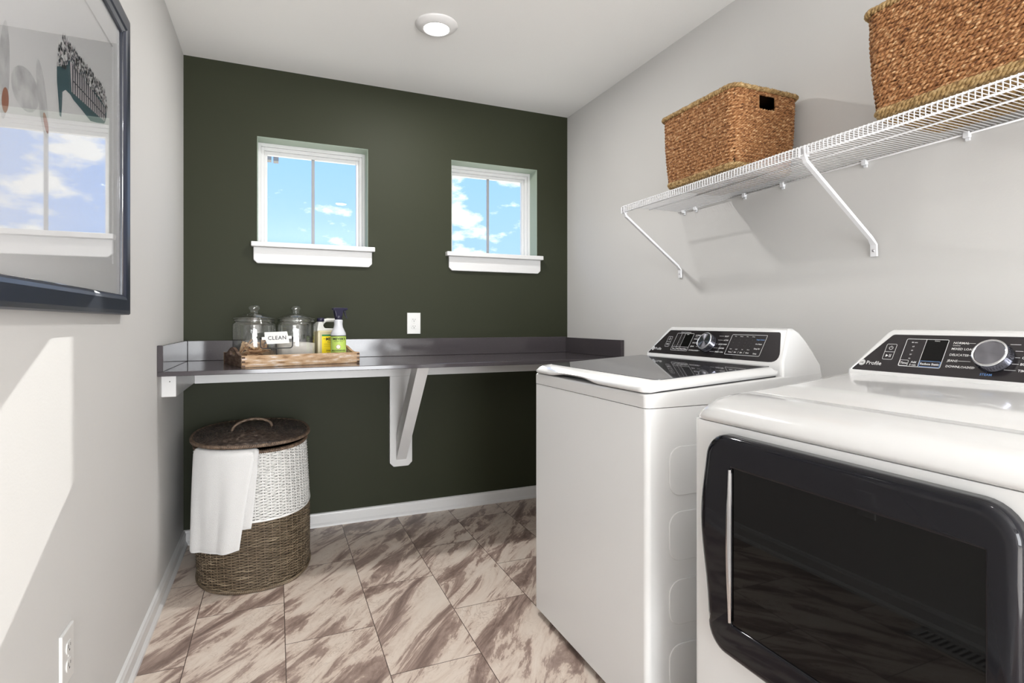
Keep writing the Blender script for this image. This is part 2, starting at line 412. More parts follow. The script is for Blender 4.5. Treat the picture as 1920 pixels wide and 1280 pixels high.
def text_into(mb, s, size, M, align='LEFT', bold=0.0, stretch=1.0, spacing=1.0):
    cu = bpy.data.curves.new('lettering', 'FONT'); cu.body = s; cu.size = size; cu.resolution_u = 2
    cu.align_x = align; cu.offset = bold; cu.space_character = spacing
    ob = bpy.data.objects.new('lettering', cu); COL.objects.link(ob)
    dg = bpy.context.evaluated_depsgraph_get(); dg.update()
    me = bpy.data.meshes.new_from_object(ob.evaluated_get(dg))
    S = Matrix.Diagonal((stretch, 1, 1, 1))
    mb.add([M @ (S @ v.co) for v in me.vertices], [tuple(p.vertices) for p in me.polygons], False)
    bpy.data.objects.remove(ob); bpy.data.meshes.remove(me); bpy.data.curves.remove(cu)
def frame_mat(origin, X, Y):
    X = Vector(X).normalized(); Y = Vector(Y).normalized(); Z = X.cross(Y)
    return Matrix(((X.x, Y.x, Z.x, origin[0]), (X.y, Y.y, Z.y, origin[1]), (X.z, Y.z, Z.z, origin[2]), (0, 0, 0, 1)))
def line_into(mb, pts, w, M, closed=False, h=0.0004):
    """thin flat line in plane of M"""
    m = len(pts)
    for i in range(m if closed else m - 1):
        a = Vector(pts[i]); b = Vector(pts[(i + 1) % m]); d = (b - a)
        if d.length < 1e-7: continue
        d.normalize(); nrm = Vector((-d.y, d.x)) * (w / 2); e = d * (w / 2) * 0.6
        q = [a - e - nrm, b + e - nrm, b + e + nrm, a - e + nrm]
        mb.add([M @ Vector((p.x, p.y, h)) for p in q], [(0, 1, 2, 3)], False)

# ------------------------------------------------------------------ room shell
WT = 0.16
OP = [(0.333, 0.899, 1.527, 2.078), (1.385, 1.951, 1.527, 2.075)]   # window openings x0,x1,z0,z1
def shell():
    box_ = lambda name, lo, hi, mat: build(name, box(MB(), lo, hi), mat, kind='structure')
    box_('floor', (-0.15, YF - 0.1, -0.1), (XR + 0.15, YB + WT, 0), M_floor)
    box_('ceiling', (-0.15, YF - 0.1, ZH), (XR + 0.15, YB + WT, ZH + 0.1), M_ceil)
    box_('wall_left', (-0.15, YF - 0.1, 0), (0, YB, ZH), M_wall)
    box_('wall_right', (XR, YF - 0.1, 0), (XR + 0.15, YB, ZH), M_wall)
    box_('wall_rear', (0, YF - 0.1, 0), (XR, YF, ZH), M_wall)
    mb = MB(); y0, y1 = YB, YB + WT
    xs = [-0.15, OP[0][0], OP[0][1], OP[1][0], OP[1][1], XR + 0.15]
    for i in range(5):
        if i in (1, 3):
            o = OP[0] if i == 1 else OP[1]
            box(mb, (xs[i], y0, 0), (xs[i + 1], y1, o[2] - 0.03)); box(mb, (xs[i], y0, o[3]), (xs[i + 1], y1, ZH))
        else: box(mb, (xs[i], y0, 0), (xs[i + 1], y1, ZH))
    build('wall_back', mb, M_green, kind='structure')
    # baseboards: flat board with eased top and a shoe strip
    prof = [(0, 0), (0.022, 0), (0.021, 0.010), (0.014, 0.019), (0.0125, 0.020), (0.0125, 0.056), (0.009, 0.063), (0.008, 0.068), (0.0, 0.072)]
    mb = MB(); prism(mb, [(p[0], p[1]) for p in prof], YF, YB, axes=(0, 2, 1))
    build('baseboard_left', mb, M_trim, kind='structure')
    mb = MB(); prism(mb, [(YB - p[0], p[1]) for p in prof], 0.0, XR, axes=(1, 2, 0))
    build('baseboard_back', mb, M_trim, kind='structure')
    mb = MB(); prism(mb, [(XR - p[0], p[1]) for p in prof], YF, YB, axes=(0, 2, 1))
    build('baseboard_right', mb, M_trim, kind='structure')
shell()

def window(idx, x0, x1, z0, z1, sx0, sx1, ax0, ax1):
    w = empty('window_%d' % idx, ((x0 + x1) / 2, YB, z0), kind='structure')
    yf = YB + 0.105; yg = YB + 0.142; fw = 0.047
    gx0, gx1, gz0, gz1 = x0 + fw, x1 - fw, z0 + 0.018, z1 - 0.055
    # stepped vinyl frame
    mb = MB()
    def ring(a0, a1, b0, b1, c0, c1, d0, d1, ya, yb):   # outer a,b ; inner c,d
        box(mb, (a0, ya, b0), (c0, yb, b1), 0.0015); box(mb, (c1, ya, b0), (a1, yb, b1), 0.0015)
        box(mb, (c0, ya, b0), (c1, yb, d0), 0.0015); box(mb, (c0, ya, d1), (c1, yb, b1), 0.0015)
    ring(x0, x1, z0 - 0.02, z1, x0 + 0.016, x1 - 0.016, z0 + 0.002, z1 - 0.018, yf, YB + WT)
    ring(x0 + 0.016, x1 - 0.016, z0, z1 - 0.018, x0 + 0.032, x1 - 0.032, z0 + 0.010, z1 - 0.036, yf + 0.016, YB + WT)
    ring(x0 + 0.032, x1 - 0.032, z0 + 0.002, z1 - 0.036, gx0, gx1, gz0, gz1, yf + 0.030, YB + WT)
    build('window_frame', mb, M_vinyl, w)
    mb = MB(); box(mb, (gx0 - 0.004, yg, gz0 - 0.004), (gx1 + 0.004, yg + 0.004, gz1 + 0.004)); build('window_glass', mb, G_window, w)
    mb = MB(); xm = (gx0 + gx1) / 2; box(mb, (xm - 0.0085, yg - 0.006, gz0), (xm + 0.0085, yg - 0.0005, gz1), 0.001)
    build('muntin', mb, M_grille, w)
    mb = MB()
    box(mb, (sx0, YB - 0.045, z0 - 0.028), (sx1, YB, z0 - 0.003), 0.003)
    box(mb, (x0, YB - 0.001, z0 - 0.028), (x1, YB + 0.12, z0 - 0.003))
    build('window_sill', mb, M_trim, w)
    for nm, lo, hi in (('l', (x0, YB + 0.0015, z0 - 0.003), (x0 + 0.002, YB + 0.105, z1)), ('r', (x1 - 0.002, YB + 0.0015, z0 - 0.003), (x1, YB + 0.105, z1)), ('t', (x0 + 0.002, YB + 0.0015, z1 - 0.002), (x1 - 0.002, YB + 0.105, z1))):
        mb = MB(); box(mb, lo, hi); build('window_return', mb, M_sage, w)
    c = 0.018; za = 1.414; zt = z0 - 0.028
    mb = MB(); prism(mb, [(ax0, zt), (ax1, zt), (ax1, za + c), (ax1 - c, za), (ax0 + c, za), (ax0, za + c)], YB - 0.016, YB, axes=(0, 2, 1), bev=0.0035)
    build('apron', mb, M_trim, w)
window(1, *OP[0], 0.306, 0.931, 0.316, 0.919)
window(2, *OP[1], 1.347, 1.975, 1.366, 1.968)
def neighbour():
    """far outside: only the corner of its eave shows in the left window"""
    t = empty('neighbouring_house', (-2.0, YB + 7, -3.0), 'grey eave corner of a house outside, at the upper left of the left window', 'house')
    mb = MB(); box(mb, (-5.0, YB + 4.2, -3.0), (-0.4, YB + 9.0, 3.035)); build('wall', mb, M_sensor, t)
    mb = MB(); box(mb, (-5.3, YB + 4.0, 3.035), (0.372, YB + 4.12, 3.26), 0.004); box(mb, (0.392, YB + 4.0, 3.03), (0.452, YB + 4.12, 3.26), 0.004); box(mb, (-5.3, YB + 4.1, 3.2), (0.45, YB + 4.14, 3.27), 0.004)
    build('eave', mb, M_sensor, t)
    mb = MB(); prism(mb, [(YB + 4.0, 3.27), (YB + 9.3, 3.27), (YB + 6.6, 4.8)], -5.3, -0.3, axes=(1, 2, 0)); build('roof', mb, M_sensor, t)
neighbour()

# ------------------------------------------------------------------ ceiling light
LX, LY = 1.085, 2.412
def ceiling_light():
    t = empty('ceiling_light', (LX, LY, ZH), 'round white disc light glowing on the ceiling', 'ceiling light')
    mb = MB(); lathe(mb, [(0.094, 0), (0.094, -0.003), (0.090, -0.008), (0.076, -0.017), (0.062, -0.022), (0.058, -0.022), (0.056, -0.019)], (LX, LY, ZH), 56, cap=False)
    build('trim_ring', mb, M_lampring, t)
    mb = MB(); lathe(mb, [(0.0001, -0.0215), (0.03, -0.0213), (0.0565, -0.0195)], (LX, LY, ZH), 48, cap=False)
    build('diffuser', mb, M_lampdisc, t)
    l = light('ceiling_light_glow', 'AREA', (LX, LY, ZH - 0.024), 17.0, (1.0, 0.985, 0.965), shape='DISK', size=0.11)
    # the second disc light of the room, nearer the door and above the frame
    t2 = t.copy(); COL.objects.link(t2); t2.location = (LX, 0.25, ZH)
    t2['label'] = 'round white disc light on the ceiling near the door, behind the view'
    for ch in list(t.children):
        c = ch.copy(); COL.objects.link(c); c.parent = t2
    light('ceiling_light_glow', 'AREA', (LX, 0.25, ZH - 0.024), 2.0, (1.0, 0.985, 0.965), shape='DISK', size=0.11)
ceiling_light()

# ------------------------------------------------------------------ counter with splash, cleats and bracket
ZC = 0.9145; CF = 2.507
def counter():
    t = empty('countertop', (XR / 2, YB, ZC), 'long dark grey quartz counter with low backsplash along the green wall', 'countertop')
    mb = MB(); box(mb, (0.0005, CF, ZC - 0.0185), (XR - 0.0005, YB - 0.0005, ZC), 0.002); build('slab', mb, M_counter, t)
    mb = MB(); box(mb, (0.0205, YB - 0.0205, ZC), (XR - 0.0205, YB - 0.0005, 1.015), 0.002); build('backsplash', mb, M_counter, t)
    mb = MB(); box(mb, (0.0005, CF, ZC), (0.0205, YB - 0.0005, 1.017), 0.002); build('side_splash', mb, M_counter, t)
    mb = MB(); box(mb, (XR - 0.0205, 2.535, ZC), (XR - 0.0005, YB - 0.0005, 1.010), 0.002); build('side_splash', mb, M_counter, t)
    t2 = empty('support_cleat', (0.026, 2.88, 0.80), 'short white painted wood cleat holding the counter on the left wall', 'counter support')
    mb = MB(); box(mb, (0.0005, 2.594, 0.806), (0.052, YB - 0.0005, 0.8955), 0.0015); build('board', mb, M_trim, t2)
    mb = MB(); lathe(mb, [(0.0001, 0), (0.0022, 0)], n=10, M=frame_mat((0.030, 2.5936, 0.868), (1, 0, 0), (0, 0, 1))); build('nail_head', mb, M_sensor, t2)
    o = build('support_cleat', box(MB(), (0.0525, YB - 0.040, 0.803), (XR - 0.0005, YB - 0.0005, 0.8955), 0.0015), M_trim, origin=(1.1, YB, 0.803),
              label='long white painted wood cleat under the counter along the green wall', cat='counter support')
    t3 = empty('counter_bracket', (1.079, YB, 0.29), 'white wooden bracket with diagonal brace under the middle of the counter', 'bracket')
    c = 0.022
    x0, x1 = 1.015, 1.143
    mb = MB(); prism(mb, [(x0, 0.8025), (x1, 0.8025), (x1, 0.288 + c), (x1 - c, 0.288), (x0 + c, 0.288), (x0, 0.288 + c)], YB - 0.030, YB - 0.0005, axes=(0, 2, 1), bev=0.003)
    build('backing_board', mb, M_trim, t3)
    # diagonal brace: foot on the board, head under the slab
    yb_, zb = YB - 0.0305, 0.327
    yt, zt = 2.625, 0.8955
    d = Vector((yt - yb_, zt - zb)).normalized(); th = 0.088
    nrm = Vector((-d.y, d.x)) if (-d.y) > 0 else Vector((d.y, -d.x))
    # back edge parallel, shifted toward wall/up
    k = th / abs(nrm.x)
    zbb = zb + th / abs(d.x) if False else None
    dz = th / abs(d.x) ; dy = th / abs(d.y)
    mb = MB(); prism(mb, [(yb_, zb), (yt, zt), (yt + dy, zt), (yb_, zb + dz)], 1.051, 1.109, axes=(1, 2, 0), bev=0.001)
    build('diagonal_brace', mb, M_trim, t3)
counter()

# ------------------------------------------------------------------ outlets
def outlet(M, label, sc=1.0):
    t = empty('wall_outlet', tuple(M.translation), label, 'outlet')
    w, h = 0.078 * sc, 0.122 * sc
    bm = bmesh.new(); bmesh.ops.create_cube(bm, size=1)
    for v in bm.verts: v.co = Vector((v.co.x * w, v.co.y * h, (v.co.z + 0.5) * 0.006 + 0.0005))
    ed = [e for e in bm.edges if e.verts[0].co.z > 0.004 and e.verts[1].co.z > 0.004]
    bmesh.ops.bevel(bm, geom=ed, offset=0.003, segments=3, profile=0.5, affect='EDGES')
    mb = MB(); mb.add_bm(bm, False, M); build('cover_plate', mb, M_plate, t)
    mbs = MB()
    for s in (1, -1):
        mb = MB(); pl = []
        for k in range(28):
            a = 2 * PI * k / 28; pl.append((0.0165 * math.cos(a), max(-0.0125, min(0.0125, 0.0165 * math.sin(a))) + s * 0.0195))
        prism(mb, pl, 0.0062, 0.0085, bev=0.0006, M=M)
        r = build('receptacle', mb, M_plate, t)
        ms = MB()
        for dx, hh in ((-0.0062, 0.008), (0.0062, 0.0065)):
            box(ms, (dx - 0.0011, s * 0.0195 + 0.003 - hh / 2, 0.0084), (dx + 0.0011, s * 0.0195 + 0.003 + hh / 2, 0.0087), 0, M=M)
        lathe(ms, [(0.0001, 0), (0.0024, 0)], n=12, M=M @ Matrix.Translation((0, s * 0.0195 - 0.0065, 0.0087)))
        build('slots', ms, M_slot, r)
    mb = MB(); lathe(mb, [(0.003, 0.006), (0.003, 0.0069), (0.0001, 0.0073)], n=14, M=M); build('screw', mb, M_plate, t)
outlet(frame_mat((1.158, YB, 1.101), (1, 0, 0), (0, 0, 1)), 'white wall outlet on the green wall above the counter backsplash')
outlet(frame_mat((0, 1.495, 0.378), (0, 1, 0), (0, 0, 1)), 'white wall outlet low on the grey left wall near the floor', 0.97)

# ------------------------------------------------------------------ framed picture
def picture():
    y0, y1, z0, z1 = 0.93, 1.966, 1.129, 2.000
    iy0, iy1, iz0, iz1 = y0 + 0.056, y1 - 0.056, z0 + 0.056, z1 - 0.056
    t = empty('framed_picture', (0, (y0 + y1) / 2, z0), 'framed art print under glass in a wide navy black frame on the left wall', 'picture')
    # moulding profile (d from outer edge inward, x out of wall)
    prof = [(0, 0.0005), (0, 0.021), (0.003, 0.0250), (0.012, 0.0262), (0.042, 0.0262), (0.050, 0.024), (0.056, 0.0175), (0.056, 0.0005)]
    V = []; F = []; n = len(prof)
    corners = [(y0, z0, 1, 1), (y1, z0, -1, 1), (y1, z1, -1, -1), (y0, z1, 1, -1)]
    for cy, cz, sy, sz in corners:
        for d, x in prof: V.append((x, cy + sy * d, cz + sz * d))
    for i in range(4):
        j = (i + 1) % 4
        for k in range(n):
            k2 = (k + 1) % n
            F.append((i * n + k, j * n + k, j * n + k2, i * n + k2))
    mb = MB(); mb.add(V, F, False); build('frame', mb, M_frame, t)
    # thin pale inner lip
    mb = MB()
    for a in ((iy0, iz0, iy1, iz0), (iy1, iz0, iy1, iz1), (iy1, iz1, iy0, iz1), (iy0, iz1, iy0, iz0)):
        tube(mb, [(0.0172, a[0], a[1]), (0.0172, a[2], a[3])], 0.0011, 6, ref=(1, 0, 0))
    build('inner_lip', mb, M_chrome, t)
    # mat board with window
    ay0, ay1, az0, az1 = 1.05, 1.845, 1.268, 1.870
    mb = MB()
    for lo, hi in (((iy0, iz0), (ay0, iz1)), ((ay1, iz0), (iy1, iz1)), ((ay0, iz0), (ay1, az0)), ((ay0, az1), (ay1, iz1))):
        box(mb, (0.006, lo[0], lo[1]), (0.0095, hi[0], hi[1]))
    build('mat_board', mb, M_mat, t)
    mb = MB(); box(mb, (0.004, ay0, az0), (0.006, ay1, az1)); art = build('art_print', mb, M_paper, t)
    def flat(name, polys, mat, x):
        mb = MB()
        for pl in polys:
            mb.add([(x, p[0], p[1]) for p in pl], [tuple(range(len(pl)))], False)
        return build(name, mb, mat, art)
    crest = [(1.468, 1.713), (1.443, 1.692), (1.421, 1.66), (1.427, 1.638), (1.455, 1.65), (1.475, 1.655), (1.502, 1.682), (1.56, 1.676), (1.639, 1.680), (1.728, 1.685), (1.792, 1.677),
             (1.80, 1.69), (1.777, 1.712), (1.74, 1.728), (1.714, 1.722), (1.65, 1.724), (1.594, 1.722), (1.527, 1.720), (1.492, 1.72)]
    body = [(1.427, 1.638), (1.455, 1.65), (1.475, 1.655), (1.502, 1.684), (1.56, 1.677), (1.639, 1.681), (1.728, 1.686), (1.792, 1.677), (1.79, 1.655), (1.772, 1.633), (1.70, 1.612), (1.652, 1.600), (1.58, 1.604),
            (1.527, 1.606), (1.509, 1.61), (1.478, 1.609), (1.459, 1.597), (1.457, 1.57), (1.452, 1.541), (1.442, 1.541), (1.436, 1.57), (1.427, 1.61)]
    flat('printed_shape', [body], M_teal, 0.00625)
    # pale band with dark bars
    rnd = random.Random(3)
    top = lambda y: 1.682 + 0.004 * math.sin((y - 1.5) * 20)
    bot = lambda y: 1.619 + (y - 1.534) * 0.083
    flat('printed_shape', [[(1.515, bot(1.534)), (1.77, bot(1.77)), (1.788, 1.676), (1.64, 1.681), (1.505, 1.682)]], M_pinkw, 0.0065)
    bars = []
    for k in range(17):
        y = 1.520 + k * 0.0158
        bars.append([(y, bot(y) + 0.001), (y + 0.006, bot(y) + 0.001), (y + 0.007, top(y)), (y - 0.001, top(y))])
    bars.append([(1.52, 1.645), (1.78, 1.654), (1.78, 1.657), (1.52, 1.648)])
    flat('printed_shape', bars, M_ink, 0.00675)
    # speckled crest made of small leaf marks, standing bristles on top
    marks = []; pale = []
    def inside(pt, poly):
        c = False; n = len(poly)
        for i in range(n):
            a, b = poly[i], poly[i - 1]
            if (a[1] > pt[1]) != (b[1] > pt[1]) and pt[0] < (b[0] - a[0]) * (pt[1] - a[1]) / (b[1] - a[1]) + a[0]: c = not c
        return c
    for _ in range(900):
        y = rnd.uniform(1.42, 1.80); z = rnd.uniform(1.635, 1.73)
        if inside((y, z), crest):
            s = rnd.uniform(0.003, 0.006)
            (marks if rnd.random() < 0.72 else pale).append([(y, z - s), (y + s * 0.8, z), (y, z + s), (y - s * 0.8, z)])
    for k in range(26):
        y = 1.46 + k * 0.0125; z = 1.716 + 0.005 * math.sin(k * 1.3)
        marks.append([(y - 0.003, z - 0.006), (y + 0.003, z - 0.006), (y, z + 0.010)])
    flat('printed_shape', marks, M_ink, 0.0070); flat('printed_shape', pale, M_pinkw, 0.00715)
    def blob(cy, cz, ry, rz, tilt=0.0, k=22):
        return [(cy + ry * math.cos(q) + tilt * math.sin(q), cz + rz * math.sin(q)) for q in np.linspace(0, 2 * PI, k, endpoint=False)]
    flat('printed_shape', [blob(1.185, 1.53, 0.020, 0.085, 0.006)], M_palegrey, 0.0063)
    flat('printed_shape', [blob(1.350, 1.54, 0.024, 0.070, -0.020)], M_palegrey, 0.0063)
    flat('printed_shape', [blob(1.272, 1.530, 0.060, 0.040, 0.010)], M_palegrey, 0.0061)
    flat('printed_shape', [blob(1.188, 1.480, 0.013, 0.022, 0.003)], M_rust, 0.0066)
    flat('printed_shape', [blob(1.366, 1.500, 0.012, 0.018, -0.008)], M_rust, 0.0066)
    mb = MB(); box(mb, (0.0115, iy0 - 0.002, iz0 - 0.002), (0.0135, iy1 + 0.002, iz1 + 0.002)); build('picture_glass', mb, G_pic, t)
picture()

# ------------------------------------------------------------------ wire shelf
def wire_shelf():
    xf, xw = XR - 0.32, XR - 0.006; y0, y1 = 0.30, 2.085; zd = 1.623; zl = 1.597
    t = empty('wire_shelf', (XR, (y0 + y1) / 2, zd), 'long white wire shelf on the right wall above the washer and dryer', 'shelf')
    mb = MB(); n = int((y1 - y0) / 0.0127)
    for i in range(n + 1):
        y = y1 - 0.002 - i * 0.0127
        tube(mb, [(xw, y, zd + 0.003), (xf + 0.006, y, zd + 0.003), (xf - 0.001, y, zd + 0.002), (xf - 0.004, y, zd - 0.004), (xf - 0.004, y, zl)], 0.0014, 5, ref=(0, 1, 0))
    build('cross_wires', mb, M_wire, t)
    for nm, x, z, r in (('front_rod', xf - 0.0005, zd - 0.001, 0.0029), ('lip_rod', xf - 0.001, zl, 0.0029), ('middle_rod', (xf + xw) / 2 - 0.01, zd - 0.0015, 0.0026), ('rear_rod', xw - 0.002, zd - 0.0015, 0.0029)):
        mb = MB(); tube(mb, [(x, y0, z), (x, y1, z)], r, 8); build(nm, mb, M_wire, t)
    for y in (2.075, 1.162):
        # folded steel strap brace from front lip to the wall
        mb = MB(); w = 0.011
        path = [(xf + 0.004, zl + 0.006), (xf + 0.014, zl - 0.014), (XR - 0.020, 1.374), (XR - 0.006, 1.352), (XR - 0.0045, 1.315)]
        V = []; F = []
        for i, (x, z) in enumerate(path):
            ww = w * (0.75 if i < 3 else 1.1)
            dpt = 0.008 if i < 3 else 0.0035
            d = Vector((path[min(i + 1, 4)][0] - path[max(i - 1, 0)][0], path[min(i + 1, 4)][1] - path[max(i - 1, 0)][1])).normalized()
            nx, nz = -d.y, d.x
            if nx > 0: nx, nz = -nx, -nz
            V += [(x, y - ww, z), (x + nx * dpt, y - ww * 0.8, z + nz * dpt), (x + nx * dpt, y + ww * 0.8, z + nz * dpt), (x, y + ww, z)]
        for i in range(4):
            for k in range(4): F.append((i * 4 + k, i * 4 + (k + 1) % 4, i * 4 + 4 + (k + 1) % 4, i * 4 + 4 + k))
        F += [(3, 2, 1, 0), (16, 17, 18, 19)]
        mb.add(V, F, False)
        for dy in (-0.010, 0.010):
            box(mb, (xf - 0.006, y + dy - 0.0015, zl - 0.004), (xf + 0.012, y + dy + 0.0015, zd - 0.003), 0)
        br = build('support_brace', mb, M_bracket, t)
        mb = MB(); lathe(mb, [(0.0045, 0), (0.0045, 0.001), (0.0001, 0.0025)], n=14, M=frame_mat((XR - 0.0085, y, 1.333), (0, -1, 0), (0, 0, 1)))
        build('screw', mb, M_chrome, br)
    for y in (2.049, 1.971, 1.688, 1.504, 1.191, 0.905, 0.62):
        mb = MB(); box(mb, (XR - 0.014, y - 0.008, zd - 0.012), (XR - 0.0005, y + 0.008, zd + 0.006), 0.002)
        box(mb, (XR - 0.006, y - 0.006, zd - 0.020), (XR - 0.0005, y + 0.006, zd - 0.012), 0.0015)
        build('wall_clip', mb, M_clip, t)
wire_shelf()

# ------------------------------------------------------------------ seagrass baskets
def rr_path(x0, x1, y0, y1, r, z, n=7): return [(p[0], p[1], z) for p in rrect(x0, x1, y0, y1, r, n)]
def basket(yc, label):
    # outer size at the base / at the rim, centre (xc, yc)
    xc = 1.992; zb = 1.6312; H = 0.283
    t = empty('seagrass_basket', (xc, yc, zb), label, 'basket', 'seagrass baskets on the wire shelf')
    hx0, hy0, hx1, hy1 = 0.142, 0.183, 0.152, 0.195
    rows = 21; r = 0.0072
    mb = MB()
    hole = 0.042
    for i in range(rows):
        f = (i + 0.5) / rows; z = zb + 0.020 + (H - 0.030) * f
        hx = hx0 + (hx1 - hx0) * f + 0.003 * math.sin(f * 3.1); hy = hy0 + (hy1 - hy0) * f + 0.004 * math.sin(f * 3.1)
        path = rr_path(xc - hx + r, xc + hx - r, yc - hy + r, yc + hy - r, 0.030, z)
        if 16 <= i <= 19:
            P_ = np.array(path + path[:1]); seg = np.vstack([np.linspace(P_[k], P_[k + 1], 24)[:-1] for k in range(len(P_) - 1)])
            keep = np.abs(seg[:, 0] - xc) > hole
            keep |= np.abs(seg[:, 1] - yc) < hy - 0.02
            idx = np.where(~keep)[0]; st = idx[0]
            seg = np.roll(seg, -st, 0); keep = np.roll(keep, -st)
            run = []
            for q, k in zip(seg, keep):
                if k: run.append(q)
                else:
                    if len(run) > 4: rope(mb, run, r, jit=0.00035)
                    run = []
            if len(run) > 4: rope(mb, run, r, jit=0.00035)
        else:
            rope(mb, path, r, closed=True, jit=0.00035, n=5)
    build('woven_body', mb, M_grassrope, t)
    # braided rim and base coil
    mb = MB()
    hx, hy = hx1 + 0.001, hy1 + 0.001
    rope(mb, rr_path(xc - hx, xc + hx, yc - hy, yc + hy, 0.032, zb + H - 0.006), 0.0080, pitch=0.030, strands=3, closed=True, jit=0.0003)
    build('rim', mb, M_grassrim, t)
    mb = MB()
    for dz, dr in ((0.017, 0.001), (0.009, -0.003)):
        hx, hy = hx0 + dr - 0.004, hy0 + dr - 0.004
        rope(mb, rr_path(xc - hx, xc + hx, yc - hy, yc + hy, 0.032, zb + dz), 0.0070, pitch=0.030, strands=3, closed=True, jit=0.0003)
    # coiled bottom mat
    k = 0
    while hx0 - 0.018 - k * 0.0135 > 0.008:
        hx, hy = hx0 - 0.016 - k * 0.0135, hy0 - 0.016 - k * 0.0135
        rope(mb, rr_path(xc - hx, xc + hx, yc - hy, yc + hy, min(0.03, hx * 0.9), zb + 0.0072), 0.0068, pitch=0.025, closed=True, step=0.006, n=4, jit=0.0003)
        k += 1
    build('base_coil', mb, M_grassrim, t)
    # handle hole edging and an added inner shell, coloured dark as inside shade
    for s in (-1, 1):
        mb = MB(); yy = yc + s * (hy0 + (hy1 - hy0) * 0.75 - 0.004)
        z0, z1 = zb + 0.020 + (H - 0.03) * 16 / rows, zb + 0.020 + (H - 0.03) * 20 / rows
        rope(mb, [(xc - hole, yy, z0 - 0.003), (xc - hole, yy, z1 + 0.003)], 0.0055, pitch=0.02, step=0.003, ref=(0, 1, 0))
        build('handle_edge', mb, M_grassrope, t); mb = MB()
        rope(mb, [(xc + hole, yy, z0 - 0.003), (xc + hole, yy, z1 + 0.003)], 0.0055, pitch=0.02, step=0.003, ref=(0, 1, 0))
        build('handle_edge', mb, M_grassrope, t)
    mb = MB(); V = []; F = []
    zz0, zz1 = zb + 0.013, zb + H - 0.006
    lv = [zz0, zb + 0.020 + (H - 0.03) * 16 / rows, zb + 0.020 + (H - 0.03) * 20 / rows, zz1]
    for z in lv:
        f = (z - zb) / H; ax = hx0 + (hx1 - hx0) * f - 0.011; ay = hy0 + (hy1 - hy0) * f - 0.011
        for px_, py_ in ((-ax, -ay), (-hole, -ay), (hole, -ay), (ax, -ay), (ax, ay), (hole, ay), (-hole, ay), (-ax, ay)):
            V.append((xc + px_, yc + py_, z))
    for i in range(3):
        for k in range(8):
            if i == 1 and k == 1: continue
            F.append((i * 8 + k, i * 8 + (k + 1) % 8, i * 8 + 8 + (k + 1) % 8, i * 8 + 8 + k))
    F.append(tuple(range(8))[::-1]); F.append(tuple(24 + k for k in range(8)))  # closed top added to keep the handle hole dark
    mb.add(V, F, False); build('inner_shell', mb, M_basketshade, t)
    return t
b1 = basket(1.610, 'rectangular seagrass basket at the far end of the wire shelf, its handle hole in view')
b2 = b1.copy(); COL.objects.link(b2); b2.location = (1.992, 0.781, 1.6312)
b2['label'] = 'rectangular seagrass basket nearest the camera, cut off by the upper right corner of the photo'
for ch in list(b1.children):
    c = ch.copy(); COL.objects.link(c); c.parent = b2

